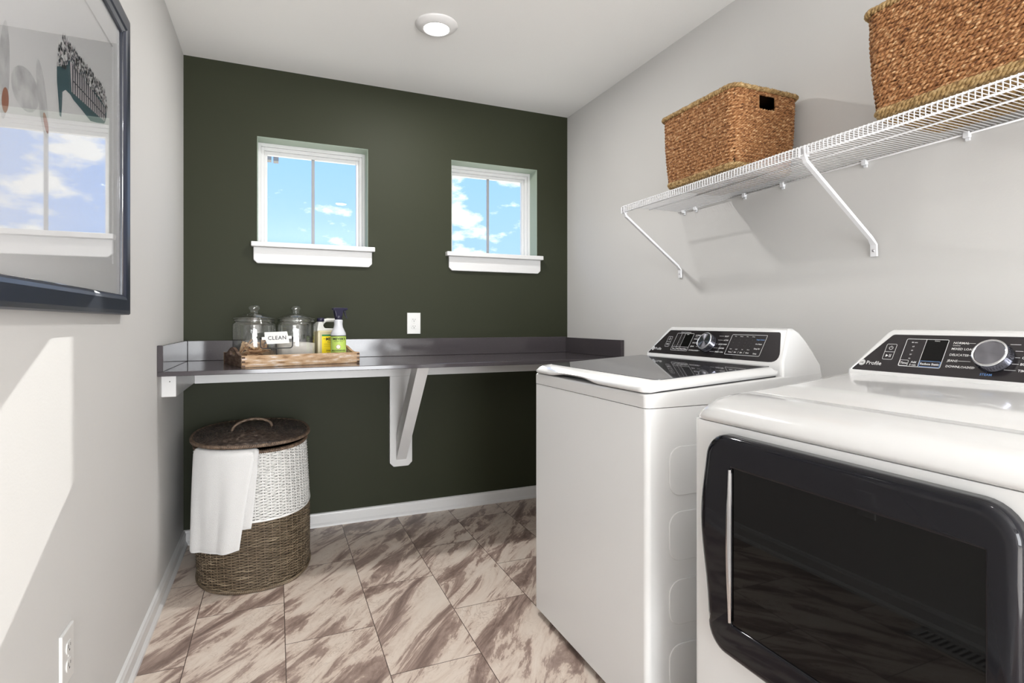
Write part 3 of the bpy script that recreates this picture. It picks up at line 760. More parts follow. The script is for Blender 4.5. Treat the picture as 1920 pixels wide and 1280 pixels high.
# ------------------------------------------------------------------ hamper
HX, HY, HA, HB = 0.338, 2.822, 0.232, 0.322
def sup(theta, a, b, e=2.35):
    c, s = math.cos(theta), math.sin(theta)
    return (a * math.copysign(abs(c) ** (2 / e), c), b * math.copysign(abs(s) ** (2 / e), s))
def hscale(z):   # small belly
    f = z / 0.57
    return 0.985 + 0.030 * math.sin(PI * min(1, max(0, f)) ** 0.9)
def hpt(theta, z, off=0.0):
    s = hscale(z); x, y = sup(theta, HA * s + off, HB * s + off)
    f = z / 0.57
    return (HX + x - 0.014 * f, HY + y, z)
def hamper():
    t = empty('laundry_hamper', (HX, HY, 0), 'oval two tone wicker hamper, white above brown, with a dark lid under the counter', 'hamper')
    NS = 58; per = 6
    th = np.linspace(0, 2 * PI, NS * per, endpoint=False)
    base = np.array([sup(a, HA, HB) for a in th])
    # even out spacing
    L_ = np.r_[0, np.cumsum(np.linalg.norm(np.diff(np.vstack([base, base[:1]]), axis=0), axis=1))]
    tt = np.interp(np.linspace(0, L_[-1], NS * per, endpoint=False), L_, np.r_[th, 2 * PI])
    nd = np.array([Vector((math.cos(a) / HA, math.sin(a) / HB)).normalized()[:] for a in tt])
    def rows(z0, z1, pitch, rad, amp):
        mb = MB(); z = z0 + pitch / 2; i = 0
        while z < z1:
            zz = z + RNG.randn(len(tt)) * 0.00035
            pts = []
            am = amp * np.cos(np.arange(len(tt)) * PI / per + (i % 2) * PI)
            for a, n_, q, m_ in zip(tt, nd, zz, am):
                p = hpt(a, float(z)); pts.append((p[0] + n_[0] * m_, p[1] + n_[1] * m_, float(q)))
            tube(mb, pts, rad, n=5, closed=True, rad=rad * (1 + 0.12 * RNG.randn(len(tt)).clip(-2, 2)))
            z += pitch; i += 1
        return mb
    build('brown_woven_base', rows(0.014, 0.290, 0.0058, 0.0025, 0.0026), M_wkbrown, t, label='brown natural willow lower band')
    build('white_woven_band', rows(0.292, 0.566, 0.0061, 0.0029, 0.0028), M_wkwhite, t, label='white painted willow upper band')
    mb = MB()
    for k in range(NS):
        a = tt[k * per]; tube(mb, [hpt(a, 0.008 + j * 0.0282) for j in range(11)], 0.0027, 5, ref=(0.3, 0.7, 0))
    build('stake', mb, M_wkbrown, t, label='brown upright stakes')
    mb = MB()
    for k in range(NS):
        a = tt[k * per]; tube(mb, [hpt(a, 0.290 + j * 0.028) for j in range(11)], 0.0029, 5, ref=(0.3, 0.7, 0))
    build('stake', mb, M_wkwhite, t, label='white upright stakes')
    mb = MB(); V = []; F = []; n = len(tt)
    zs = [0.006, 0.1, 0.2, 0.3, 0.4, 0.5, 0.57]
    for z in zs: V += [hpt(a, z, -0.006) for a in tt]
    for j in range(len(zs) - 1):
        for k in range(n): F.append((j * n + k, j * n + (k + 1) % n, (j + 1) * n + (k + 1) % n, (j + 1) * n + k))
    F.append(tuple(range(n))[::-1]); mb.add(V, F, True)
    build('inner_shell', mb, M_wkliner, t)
    for z, off, mat, r in ((0.008, 0.003, M_wkbrown, 0.0075), (0.5735, 0.001, M_wkrim, 0.0085)):
        mb = MB(); rope(mb, [hpt(a, z, off) for a in tt], r, pitch=0.016, strands=2, closed=True, step=0.004)
        build('foot_braid' if z < 0.1 else 'rim', mb, mat, t)
    mb = MB(); tube(mb, [hpt(a, 0.291, 0.004) for a in tt], 0.0036, 6, closed=True); build('white_band_edge', mb, M_wkwhite, t)
    # lid
    mb = MB(); lz = 0.603
    def lp(s, a, dz=0): x, y = sup(a, (HA + 0.008) * s, (HB + 0.008) * s, 2.35 - 0.2 * (1 - s)); return (HX - 0.014 + x, HY - 0.008 + y, lz + 0.012 * (1 - s * s) + dz)
    R = 30
    for i in range(1, R):
        s = i / R; m_ = max(16, int(NS * 4 * s) // 2 * 2)
        aa = np.linspace(0, 2 * PI, m_, endpoint=False)
        tube(mb, [lp(s, a, 0.0022 * math.cos(k * PI / 2 + i * PI)) for k, a in enumerate(aa)], 0.0046, 5, closed=True)
    lid = build('lid', mb, M_wklid, t)
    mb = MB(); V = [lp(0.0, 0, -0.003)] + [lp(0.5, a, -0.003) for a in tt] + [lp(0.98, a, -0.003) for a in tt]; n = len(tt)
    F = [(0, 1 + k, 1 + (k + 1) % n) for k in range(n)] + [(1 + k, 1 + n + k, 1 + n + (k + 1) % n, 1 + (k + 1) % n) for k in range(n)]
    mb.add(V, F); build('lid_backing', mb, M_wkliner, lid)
    mb = MB(); rope(mb, [lp(1.0, a, 0.0) for a in tt], 0.0085, pitch=0.016, strands=2, closed=True, step=0.004); build('lid_rim', mb, M_wkrim, lid)
    # arched handle, across the lid
    mb = MB(); pts = []
    for k in range(25):
        a = PI * k / 24; pts.append((HX - 0.014 + 0.082 * math.cos(a), HY - 0.008 + 0.03 * math.cos(a), lz + 0.014 + 0.045 * math.sin(a)))
    rope(mb, pts, 0.0068, pitch=0.010, strands=3, step=0.003, ref=(0.3, -1, 0)); build('handle', mb, M_wkrim, lid)
hamper()

def towel():
    mb = MB()
    def sheet(ta0, ta1, tb0, tb1, zb0, zb1, off, seed):
        nu, nv = 34, 46; V = []; F = []
        for side in (0, 1):
            for j in range(nv):
                v = j / (nv - 1)
                for i in range(nu):
                    u = i / (nu - 1)
                    if v < 0.14:      # from inside, up over the rim
                        w = v / 0.14; a = math.radians(ta0 + (ta1 - ta0) * u)
                        ang = PI * w
                        rr = 0.017 + off
                        o_ = -0.001 - math.cos(ang) * rr
                        z = 0.574 + math.sin(ang) * min(0.0175, rr) - (0.03 * (1 - w) ** 2)
                        p = hpt(a, 0.57, o_); p = (p[0], p[1], z)
                        fold = 0.0
                    else:
                        w = (v - 0.14) / 0.86; a = math.radians(ta0 + (tb0 - ta0) * w + ((ta1 + (tb1 - ta1) * w) - (ta0 + (tb0 - ta0) * w)) * u)
                        zbot = zb0 + (zb1 - zb0) * u
                        z = 0.574 + (zbot - 0.574) * w
                        fold = (0.0105 * math.sin(u * 8.2 + seed + 0.8 * w) + 0.005 * math.sin(u * 17 + seed * 2)) * w ** 0.7 
                        p = hpt(a, max(z, 0.30), 0.0175 - 0.0015 * w + off + max(-0.004, fold * 0.8)); p = (p[0], p[1], z + 0.003 * math.sin(u * 6 + seed) * w)
                    edge = min(1, min(u, 1 - u, (1 - v)) * 22) ** 0.5
                    thick = 0.0065 * edge
                    c = Vector((p[0] - HX, (p[1] - HY) * 0.6)).normalized()
                    k = thick if side else 0.0
                    if v < 0.14:
                        q = (p[0] + c.x * k * -math.cos(PI * v / 0.14), p[1] + c.y * k * -math.cos(PI * v / 0.14), p[2] + k * math.sin(PI * v / 0.14))
                    else: q = (p[0] + c.x * k, p[1] + c.y * k, p[2])
                    V.append(q)
        N_ = nu * nv
        for j in range(nv - 1):
            for i in range(nu - 1):
                a = j * nu + i; F.append((a, a + 1, a + nu + 1, a + nu)); F.append((N_ + a, N_ + a + nu, N_ + a + nu + 1, N_ + a + 1))
        for j in range(nv - 1):
            a = j * nu; F.append((a, a + nu, N_ + a + nu, N_ + a)); a += nu - 1; F.append((a, N_ + a, N_ + a + nu, a + nu))
        for i in range(nu - 1):
            a = i; F.append((a, N_ + a, N_ + a + 1, a + 1)); a = (nv - 1) * nu + i; F.append((a, a + 1, N_ + a + 1, N_ + a))
        mb.add(V, F, True)
    sheet(216, 273, 214, 263, 0.163, 0.190, 0.007, 0.4)
    sheet(232, 276, 232, 270, 0.262, 0.266, 0.0, 2.0)
    build('hand_towel', mb, M_towel, origin=(0.2, 2.56, 0.12), label='white terry towel folded over the front rim of the wicker hamper', cat='towel')
towel()

# ------------------------------------------------------------------ tray and what stands in it
TA = math.radians(14.5)
TM = frame_mat((0.291, 2.589, ZC + 0.0005), (math.cos(TA), math.sin(TA), 0), (-math.sin(TA), math.cos(TA), 0))
TW, TD = 0.517, 0.385
ZT = 0.010   # top of the tray floor, local
def T(u, v, z=0.0): return TM @ Vector((u, v, z))
def tray():
    t = empty('wooden_tray', tuple(T(TW / 2, TD / 2)), 'weathered wooden tray with cut out end handles on the counter', 'tray')
    mb = MB(); box(mb, (0.012, 0.012, 0.0), (TW - 0.012, TD - 0.012, ZT), 0, M=TM); build('tray_floor', mb, M_traydark, t)
    for v in (0, TD - 0.014):
        mb = MB(); box(mb, (0.0, v, 0), (TW, v + 0.014, 0.050), 0.0015, M=TM)
        b = build('long_side', mb, M_traywood, t)
        if v == 0:
            mb = MB()
            for u0 in (0.0, TW - 0.014):
                for z0 in (0.006, 0.024, 0.042):
                    box(mb, (u0 + 0.0005, -0.0006, z0 - 0.004), (u0 + 0.0135, 0.0005, z0 + 0.004), 0, M=TM)
            build('joint_pins', mb, M_traydark, b)
    for u in (0, TW - 0.012):
        # end board arches up and has a slot
        N_ = 40; V = []; F = []
        def topz(v):
            s = (v - TD / 2) / (TD * 0.36)
            return 0.050 + (0.030 * (0.5 + 0.5 * math.cos(PI * s)) ** 0.8 if abs(s) < 1 else 0)
        hs, h0, h1 = 0.052, 0.044, 0.062
        mb = MB()
        vs = sorted(set([0.014 + (TD - 0.028) * k / N_ for k in range(N_ + 1)] + [TD / 2 - hs, TD / 2 + hs]))
        for a, b in zip(vs[:-1], vs[1:]):
            m = (a + b) / 2
            spans = [(0, None)] if abs(m - TD / 2) > hs else [(0, h0), (h1, None)]
            for lo, hi in spans:
                za = topz(a) if hi is None else hi; zb_ = topz(b) if hi is None else hi
                Vv = [TM @ Vector(p) for p in ((u, a, lo), (u + 0.012, a, lo), (u + 0.012, b, lo), (u, b, lo), (u, a, za), (u + 0.012, a, za), (u + 0.012, b, zb_), (u, b, zb_))]
                mb.add(Vv, [(0, 3, 2, 1), (4, 5, 6, 7), (0, 4, 7, 3), (1, 2, 6, 5), (0, 1, 5, 4), (3, 7, 6, 2)], False)
        build('end_board', mb, M_traydark if u == 0 else M_traywood, t)
tray()

def jar(u, v, R, H, label):
    c = T(u, v, ZT + 0.0005)
    t = empty('glass_jar', tuple(c), label, 'jar', 'lidded glass jars in the tray')
    th = 0.0028
    out = [(0.0001, 0), (R * 0.90, 0), (R * 0.97, 0.004), (R, 0.014), (R, H * 0.83), (R * 0.985, H * 0.87), (R * 0.945, H * 0.90), (R * 0.91, H * 0.912), (R * 0.905, H * 0.925), (R * 0.93, H * 0.935), (R * 0.935, H * 0.965), (R * 0.91, H * 0.975)]
    inn = [(r - th if r > 0.01 else 0.0001, max(z, 0.006)) for r, z in out[1:-1]][::-1]
    mb = MB(); lathe(mb, out + [(R * 0.88, H * 0.97)] + inn + [(0.0001, 0.006)], c, 56, cap=False); build('jar_body', mb, G_jar, t)
    z0 = H * 0.980
    prof = [(R * 0.86, z0 - 0.012), (R * 0.87, z0), (R * 0.97, z0 + 0.0005), (R * 0.985, z0 + 0.003), (R * 0.97, z0 + 0.0065), (R * 0.86, z0 + 0.010), (R * 0.66, z0 + 0.018), (R * 0.42, z0 + 0.027), (R * 0.22, z0 + 0.0315), (R * 0.19, z0 + 0.035),
            (R * 0.20, z0 + 0.040), (R * 0.265, z0 + 0.047), (R * 0.275, z0 + 0.055), (R * 0.24, z0 + 0.062), (R * 0.14, z0 + 0.0655), (0.0001, z0 + 0.066)]
    lo = [(0.0001, z0 + 0.025), (R * 0.2, z0 + 0.0245), (R * 0.42, z0 + 0.021), (R * 0.66, z0 + 0.012), (R * 0.82, z0 - 0.002), (R * 0.82, z0 - 0.012)]
    mb = MB(); lathe(mb, lo + prof, c, 56, cap=False); build('jar_lid', mb, G_jar, t)
    return c
JR1, JR2 = 0.094, 0.0915
c1 = jar(0.108, 0.262, JR1, 0.200, 'glass jar with knobbed lid holding wooden strips, left of the two jars')
c2 = jar(0.298, 0.262, JR2, 0.200, 'glass jar with knobbed lid holding white powder, right of the two jars')
def jar_fill():
    mb = MB(); prof = [(0.0001, 0.0062), (JR2 - 0.006, 0.0075), (JR2 - 0.0035, 0.015), (JR2 - 0.0035, 0.078), (JR2 * 0.6, 0.083), (0.0001, 0.088)]
    lathe(mb, prof, c2, 48, cap=False)
    build('laundry_powder', mb, M_powder, origin=tuple(c2 + Vector((0, 0, 0.0065))), label='off white laundry powder filling the lower half of the right glass jar', cat='laundry powder', kind='stuff')
    rnd = random.Random(5); protos = []
    for m in (M_stick, M_stick2):
        for L_ in (0.075, 0.058):
            b = MB(); box(b, (-L_ / 2, -0.0055, -0.0018), (L_ / 2, 0.0055, 0.0018), 0.0006)
            me = bpy.data.meshes.new('wood_strip'); me.from_pydata(b.v, [], b.f); me.materials.append(m); protos.append((me, L_))
    n = 58
    for i in range(n):
        me, L_ = protos[rnd.randrange(4)]
        o = bpy.data.objects.new('wood_strip', me); COL.objects.link(o)
        lay = i / n; z = 0.0125 + lay * 0.062
        a = rnd.uniform(0, 2 * PI); yaw = rnd.uniform(0, PI)
        steep = lay > 0.72
        pitch = rnd.uniform(-0.15, 0.15) if not steep else rnd.uniform(0.5, 1.1) * rnd.choice((-1, 1))
        rmax = JR1 - 0.010 - L_ / 2 * math.cos(pitch)
        r = rmax * rnd.uniform(0.1, 1.0) if rmax > 0 else 0
        if steep: z = max(z, 0.012 + L_ / 2 * abs(math.sin(pitch)))
        o.location = c1 + Vector((r * math.cos(a), r * math.sin(a), z))
        o.rotation_euler = (rnd.uniform(-0.4, 0.4) if not steep else rnd.uniform(-0.7, 0.7), pitch, yaw)
        props(o, 'thin reddish wooden strip heaped in the left glass jar', 'wood strip', 'wooden strips in the left glass jar')
jar_fill()

def clean_sign():
    c = T(0.155, 0.055, ZT + 0.0005)
    M = frame_mat(tuple(c), (math.cos(TA), math.sin(TA), 0), (0, 0, 1))   # local x right, y up, z toward viewer
    t = empty('clean_sign', tuple(c), 'small white sign reading CLEAN on a black wire stand before the jars', 'sign')
    mb = MB(); R_ = lambda pts, r: tube(mb, [M @ Vector(p) for p in pts], r, 8, ref=(0.2, 1, 0.1))
    w = 0.068; zb, zt = 0.066, 0.112
    pts = [(-w, zt, 0), (-w, zb + 0.010, 0), (-w + 0.004, zb + 0.003, 0), (-w + 0.010, zb, 0), (w - 0.010, zb, 0), (w - 0.004, zb + 0.003, 0), (w, zb + 0.010, 0), (w, zt, 0)]
    R_(pts, 0.0023); R_([(0, 0.002, 0), (0, zb, 0)], 0.0024)
    for s in (-1, 1):
        lathe(mb, [(0.0001, -0.004), (0.0045, -0.003), (0.0045, 0.003), (0.0001, 0.004)], n=14, M=M @ Matrix.Translation((s * w, zt, 0)) @ Matrix.Rotation(PI / 2, 4, 'Y'))
    lathe(mb, [(0.0001, 0), (0.026, 0), (0.026, 0.0025), (0.0001, 0.003)], c, 28, cap=False)
    build('wire_stand', mb, M_blackmetal, t)
    rot = Matrix.Rotation(math.radians(1.5), 4, 'Z')
    Ms = M @ Matrix.Translation((0, zt + 0.0, 0)) @ Matrix.Rotation(math.radians(-6), 4, 'X') @ rot
    mb = MB(); x = 0.049
    prism(mb, [(-x - 0.002, 0.027), (x - 0.004, 0.027), (x, 0.007), (x + 0.015, 0.007), (x + 0.015, -0.006), (x + 0.002, -0.006), (x + 0.004, -0.026), (-x + 0.006, -0.026), (-x + 0.001, -0.007), (-x - 0.014, -0.007), (-x - 0.014, 0.006), (-x - 0.002, 0.006)],
          -0.0012, 0.0014, bev=0.0006, M=Ms)
    pl = build('sign_plate', mb, M_signwhite, t)
    mb = MB(); text_into(mb, 'CLEAN', 0.0235, Ms @ Matrix.Translation((0.001, -0.0078, 0.0017)), 'CENTER', bold=0.0003, spacing=1.12)
    build('lettering', mb, M_blackmetal, pl)
clean_sign()

def lab_text(mb, s, size, Mfun, x, z, bold=0.0, spacing=1.0):
    text_into(mb, s, size, Mfun @ Matrix.Translation((x, z, 0)), 'CENTER', bold=bold, spacing=spacing)
def jug():
    c = T(0.443, 0.262, ZT + 0.0005)
    M = frame_mat(tuple(c), (math.cos(TA), math.sin(TA), 0), (0, 0, 1))
    t = empty('soap_refill_jug', tuple(c), 'translucent soap refill jug with yellow label and black cap behind the spray bottle', 'jug')
    w, d = 0.050, 0.036
    # lower body up to shoulder, soap coloured; upper part clear plastic
    def slab(mb, poly, dep, bev): prism(mb, poly, -dep, dep, bev=bev, M=M, seg=3)
    mb = MB(); slab(mb, [(-w, 0), (w, 0), (w, 0.140), (-w, 0.140)], d, 0.008); build('soap_filled_body', mb, M_soap, t)
    mb = MB(); slab(mb, [(-w, 0.136), (w, 0.136), (w - 0.004, 0.150), (-0.012, 0.152), (-0.018, 0.166), (-0.022, 0.184), (-w + 0.008, 0.184), (-w + 0.004, 0.165)], 0.026, 0.006); build('shoulder', mb, M_jugplastic, t)
    mb = MB(); pts = [(-0.022, 0.168, 0), (-0.014, 0.180, 0), (-0.004, 0.190, 0), (0.010, 0.193, 0), (0.045, 0.192, 0), (0.056, 0.184, 0), (0.057, 0.165, 0), (0.056, 0.145, 0)]
    tube(mb, [M @ Vector(p) for p in pts], 0.0095, 10, ref=(0.2, 1, 0.1)); build('handle', mb, M_jugplastic, t)
    mb = MB(); lathe(mb, [(0.0175, 0), (0.0175, 0.017), (0.015, 0.019), (0.0001, 0.0192)], n=28, M=M @ Matrix.Translation((-w + 0.026, 0.1845, 0)) @ Matrix.Rotation(-PI / 2, 4, 'X'))
    build('cap', mb, M_cap, t)
    y = d + 0.0006; Mf = M @ Matrix.Translation((0, 0, y))
    mb = MB(); box(mb, (-0.030, 0.012, -0.0004), (0.058, 0.112, 0.0003), 0, M=Mf); lb = build('label', mb, M_yellow, t, label='yellow paper label')
    mb = MB(); box(mb, (-0.030, 0.1121, -0.0004), (0.058, 0.120, 0.0003), 0, M=Mf); build('label_band', mb, M_lgreen, lb)
    mb = MB(); Mt = Mf @ Matrix.Translation((0.014, 0, 0.0006))
    lab_text(mb, 'MRS.', 0.0065, Mt, -0.031, 0.097); lab_text(mb, "MEYER'S", 0.0195, Mt, 0.012, 0.091, 0.0006, 1.05); lab_text(mb, 'CLEAN DAY', 0.008, Mt, 0.012, 0.080, 0.0002, 1.4)
    lab_text(mb, 'DISH SOAP', 0.0105, Mt, 0.006, 0.036, 0.0003, 1.1); lab_text(mb, 'REFILL', 0.0075, Mt, -0.006, 0.026, 0.0001, 1.2)
    for z in (0.074, 0.069, 0.061): box(mb, (-0.034, z, 0), (0.040, z + 0.0006, 0.0001), 0, M=Mt)
    build('lettering', mb, M_labelink, lb)
    mb = MB(); lathe(mb, [(0.0001, 0.0005), (0.0115, 0.0005)], n=28, M=Mt @ Matrix.Translation((0.012, 0.056, 0)), cap=False); build('round_emblem', mb, M_labelwhite, lb)
    mb = MB(); tube(mb, [Mt @ Vector((0.012 + 0.0118 * math.cos(a), 0.056 + 0.0118 * math.sin(a), 0.0006)) for a in np.linspace(0, 2 * PI, 28, endpoint=False)], 0.0007, 5, closed=True, ref=(0.3, 1, 0.1)); build('emblem_ring', mb, M_rust, lb)
jug()
def spray():
    c = T(0.452, 0.105, ZT + 0.0005)
    t = empty('spray_bottle', tuple(c), 'trigger spray bottle with lime green label and navy nozzle at the right of the tray', 'spray bottle')
    R = 0.0355
    mb = MB(); lathe(mb, [(0.0001, 0), (R * 0.9, 0), (R, 0.005), (R, 0.122), (R * 0.97, 0.130), (R * 0.80, 0.143), (0.0215, 0.158), (0.0195, 0.172), (0.0205, 0.186), (0.0205, 0.192), (0.014, 0.194), (0.014, 0.197)], c, 40); build('bottle_body', mb, M_bottle, t)
    mb = MB(); lathe(mb, [(R + 0.0006, 0.018), (R + 0.0006, 0.1135)], c, 40, cap=False); lb = build('label', mb, M_lime, t, label='lime green paper label')
    mb = MB(); lathe(mb, [(R + 0.0007, 0.1135), (R + 0.0007, 0.118)], c, 40, cap=False); build('label_band', mb, M_labelink, lb)
    mb = MB(); lathe(mb, [(0.0165, 0.195), (0.0168, 0.210), (0.014, 0.213)], c, 28)
    # lettering wrapped around the bottle
    face = math.atan2(c.y - 0, c.x - 0.425) + PI      # direction toward the room
    ml = MB()
    def wrap(s, size, z, bold=0.0, sp=1.0, x=0.0):
        tmp = MB(); text_into(tmp, s, size, Matrix.Identity(4), 'CENTER', bold=bold, spacing=sp)
        V = []
        for p in tmp.v:
            a = face + (p[0] + x) / R
            V.append((c.x + (R + 0.0011) * math.cos(a), c.y + (R + 0.0011) * math.sin(a), c.z + z + p[1]))
        ml.add(V, tmp.f, False)
    wrap("MEYER'S", 0.0165, 0.096, 0.0006, 1.02, 0.004); wrap('MRS.', 0.005, 0.101, x=-0.032); wrap('CLEAN DAY', 0.0065, 0.087, 0.0002, 1.3)
    wrap('MULTI-SURFACE', 0.0088, 0.043, 0.0003, 1.0); wrap('EVERYDAY CLEANER', 0.0062, 0.034, 0.0001)
    wrap('________', 0.0085, 0.081, -0.0001)
    build('lettering', ml, M_labelink, lb)
    Me = frame_mat((c.x + (R + 0.0012) * math.cos(face), c.y + (R + 0.0012) * math.sin(face), c.z + 0.064), (-math.sin(face), math.cos(face), 0), (0, 0, 1))
    me_ = MB(); lathe(me_, [(0.0001, 0.0010), (0.0098, 0.0004)], n=28, M=Me, cap=False); build('round_emblem', me_, M_labelwhite, lb)
    me_ = MB(); tube(me_, [Me @ Vector((0.0100 * math.cos(a), 0.0100 * math.sin(a), 0.0004)) for a in np.linspace(0, 2 * PI, 28, endpoint=False)], 0.0007, 5, closed=True, ref=(0.3, 1, 0.1)); build('emblem_ring', me_, M_rust, lb)
    # trigger head, nozzle to the right
    Mh = frame_mat(tuple(c), (math.cos(0.35), math.sin(0.35), 0), (0, 0, 1))
    prism(mb, [(-0.0165, 0.208), (0.0165, 0.208), (0.018, 0.228), (0.024, 0.240), (0.044, 0.2405), (0.0445, 0.252), (-0.022, 0.252), (-0.031, 0.249), (-0.030, 0.243), (-0.022, 0.236)], -0.0115, 0.0115, bev=0.003, M=Mh, seg=3)
    h = build('trigger_head', mb, M_cap, t)
    mb = MB(); pts = [(0.028, 0.240), (0.030, 0.226), (0.035, 0.212), (0.043, 0.199), (0.046, 0.1995), (0.0395, 0.214), (0.036, 0.227), (0.0355, 0.240)]
    prism(mb, pts, -0.006, 0.006, bev=0.001, M=Mh); build('trigger', mb, M_cap, h)
spray()

# ------------------------------------------------------------------ washer and dryer
def PM(y_shift):   # control panel plane: local x along -y, local y up the slope
    return frame_mat((1.83, 0 + y_shift, 0.98), (0, -1, 0), (0.503, 0, 0.864))
def backguard(t, y0, y1, mat):
    prof = [(1.83, 0.935), (1.83, 0.982), (1.888, 1.081), (1.895, 1.087), (1.910, 1.089), (1.930, 1.080), (1.955, 1.052), (1.978, 1.015), (1.998, 0.97), (2.006, 0.935)]
    secs = []
    def inset(z, side):
        f = min(1, max(0, (z - 0.975) / 0.115))
        return (0.018 + 0.078 * f) if side > 0 else (0.0 + 0.030 * f)
    # sections from right end (y0) to left end (y1), with softened ends
    K = [(0.0, 0.012), (0.15, 0.006), (0.5, 0.002), (1.0, 0.0)]
    V = []; F = []; n = len(prof)
    cx, cz = 1.92, 1.01
    rows = []
    for s, sh in K: rows.append(('r', s * 0.012, sh))
    for s, sh in K[::-1]: rows.append(('l', s * 0.012, sh))
    for side, dy, sh in rows:
        for x, z in prof:
            d = Vector((cx - x, cz - z)); k = min(0.3, sh / max(0.02, d.length)); xx, zz = x + d.x * k, (z + d.y * k if z > 0.95 else z)
            y = (y0 + inset(zz, -1) + dy) if side == 'r' else (y1 - inset(zz, 1) - dy)
            V.append((xx, y, zz))
    R_ = len(rows)
    for j in range(R_ - 1):
        for k in range(n):
            F.append((j * n + k, j * n + (k + 1) % n, (j + 1) * n + (k + 1) % n, (j + 1) * n + k))
    F.append(tuple(range(n))[::-1]); F.append(tuple((R_ - 1) * n + k for k in range(n)))
    bm = bmesh.new(); vs = [bm.verts.new(p) for p in V]
    for f in F: bm.faces.new([vs[i] for i in f])
    bmesh.ops.recalc_face_normals(bm, faces=bm.faces[:])
    mb = MB(); mb.add_bm(bm, False)
    o = build('backguard', mb, mat, t)
    for p in o.data.polygons: p.use_smooth = False
    return o
def knob(t, parent_y, b, tick=None):
    Mk = frame_mat((1.83 + 0.503 * b, parent_y, 0.98 + 0.864 * b), (0, -1, 0), (0.503, 0, 0.864))
    mb = MB(); lathe(mb, [(0.0001, 0.0005), (0.0355, 0.0005), (0.0355, 0.006), (0.0335, 0.008), (0.0325, 0.024), (0.0305, 0.0265)], n=48, M=Mk, cap=False)
    k = build('cycle_knob', mb, M_knobside, t, label='round selector knob with chrome ring')
    mb = MB(); lathe(mb, [(0.0325, 0.0235), (0.0330, 0.0265), (0.0315, 0.0285), (0.0292, 0.0288), (0.0280, 0.0270)], n=48, M=Mk, cap=False); build('chrome_ring', mb, M_chrome, k)
    # spun face: very shallow radial facets
    V = [Mk @ Vector((0, 0, 0.0275))]; F = []; n = 60
    for j in range(n):
        a = 2 * PI * j / n; V.append(Mk @ Vector((0.0282 * math.cos(a), 0.0282 * math.sin(a), 0.0268 + 0.0012 * math.sin(a * 3 + 0.6))))
    for j in range(n): F.append((0, 1 + j, 1 + (j + 1) % n))
    mb = MB(); mb.add(V, F, False); build('knob_face', mb, M_steel, k)
    mb = MB()
    for j in range(40):
        a = 2 * PI * j / 40
        tube(mb, [Mk @ Vector((0.0336 * math.cos(a), 0.0336 * math.sin(a), 0.009)), Mk @ Vector((0.0328 * math.cos(a), 0.0328 * math.sin(a), 0.022))], 0.0005, 4, ref=(0.3, 0.2, 1))
    build('grip_ribs', mb, M_knobside, k)
def panel_common(t, Y):
    """Y = world y of the appliance's left side; a = distance right from there"""
    M = frame_mat((1.83, Y, 0.98), (0, -1, 0), (0.503, 0, 0.864))
    poly = round_poly([(0.035, 0.003), (0.682, 0.003), (0.640, 0.110), (0.112, 0.110)], [0.004, 0.03, 0.012, 0.012], 6)
    mb = MB(); prism(mb, poly, -0.002, 0.0016, bev=0.0006, M=M)
    return M, build('control_panel', mb, M_panel, t, label='glossy black control panel')
def logo(mb, M, a, b, cp):
    ring = [(a + 0.0078 * math.cos(x), b + 0.0078 * math.sin(x)) for x in np.linspace(0, 2 * PI, 24, endpoint=False)]
    line_into(mb, ring, 0.0016, M, True, 0.0020)
    lathe(mb, [(0.0001, 0.0019), (0.0064, 0.0019)], n=24, M=M @ Matrix.Translation((a, b, 0)), cap=False)
    me_ = MB(); text_into(me_, 'GE', 0.0078, M @ Matrix.Translation((a, b - 0.0028, 0.0022)), 'CENTER', bold=0.0002)
    build('logo_lettering', me_, M_dark, cp)
    text_into(mb, 'Profile', 0.0150, M @ Matrix.Translation((a + 0.0115, b - 0.005, 0.0020)), 'LEFT', bold=0.0001)

def appliance_base(t, y0, y1, ztop):
    x0, x1 = 1.333, 2.006
    mb = MB(); vbox(mb, (x0, y0, 0.028), (x1, y1, ztop), 0.016, 0.0, 5); build('cabinet', mb, M_enamel_side, t)
    mb = MB(); box(mb, (x0 + 0.03, y0 + 0.03, 0.0095), (x1 - 0.03, y1 - 0.03, 0.0285)); build('base_gap_shade', mb, M_dark, t)  # dark block standing in for the shade in the gap under the cabinet
    for fx in (x0 + 0.06, x1 - 0.06):
        for fy in (y0 + 0.06, y1 - 0.06):
            mb = MB(); lathe(mb, [(0.0001, 0.0003), (0.020, 0.0003), (0.022, 0.004), (0.018, 0.0092), (0.0001, 0.0093)], (fx, fy, 0), 18, cap=False); build('foot', mb, M_foot, t)

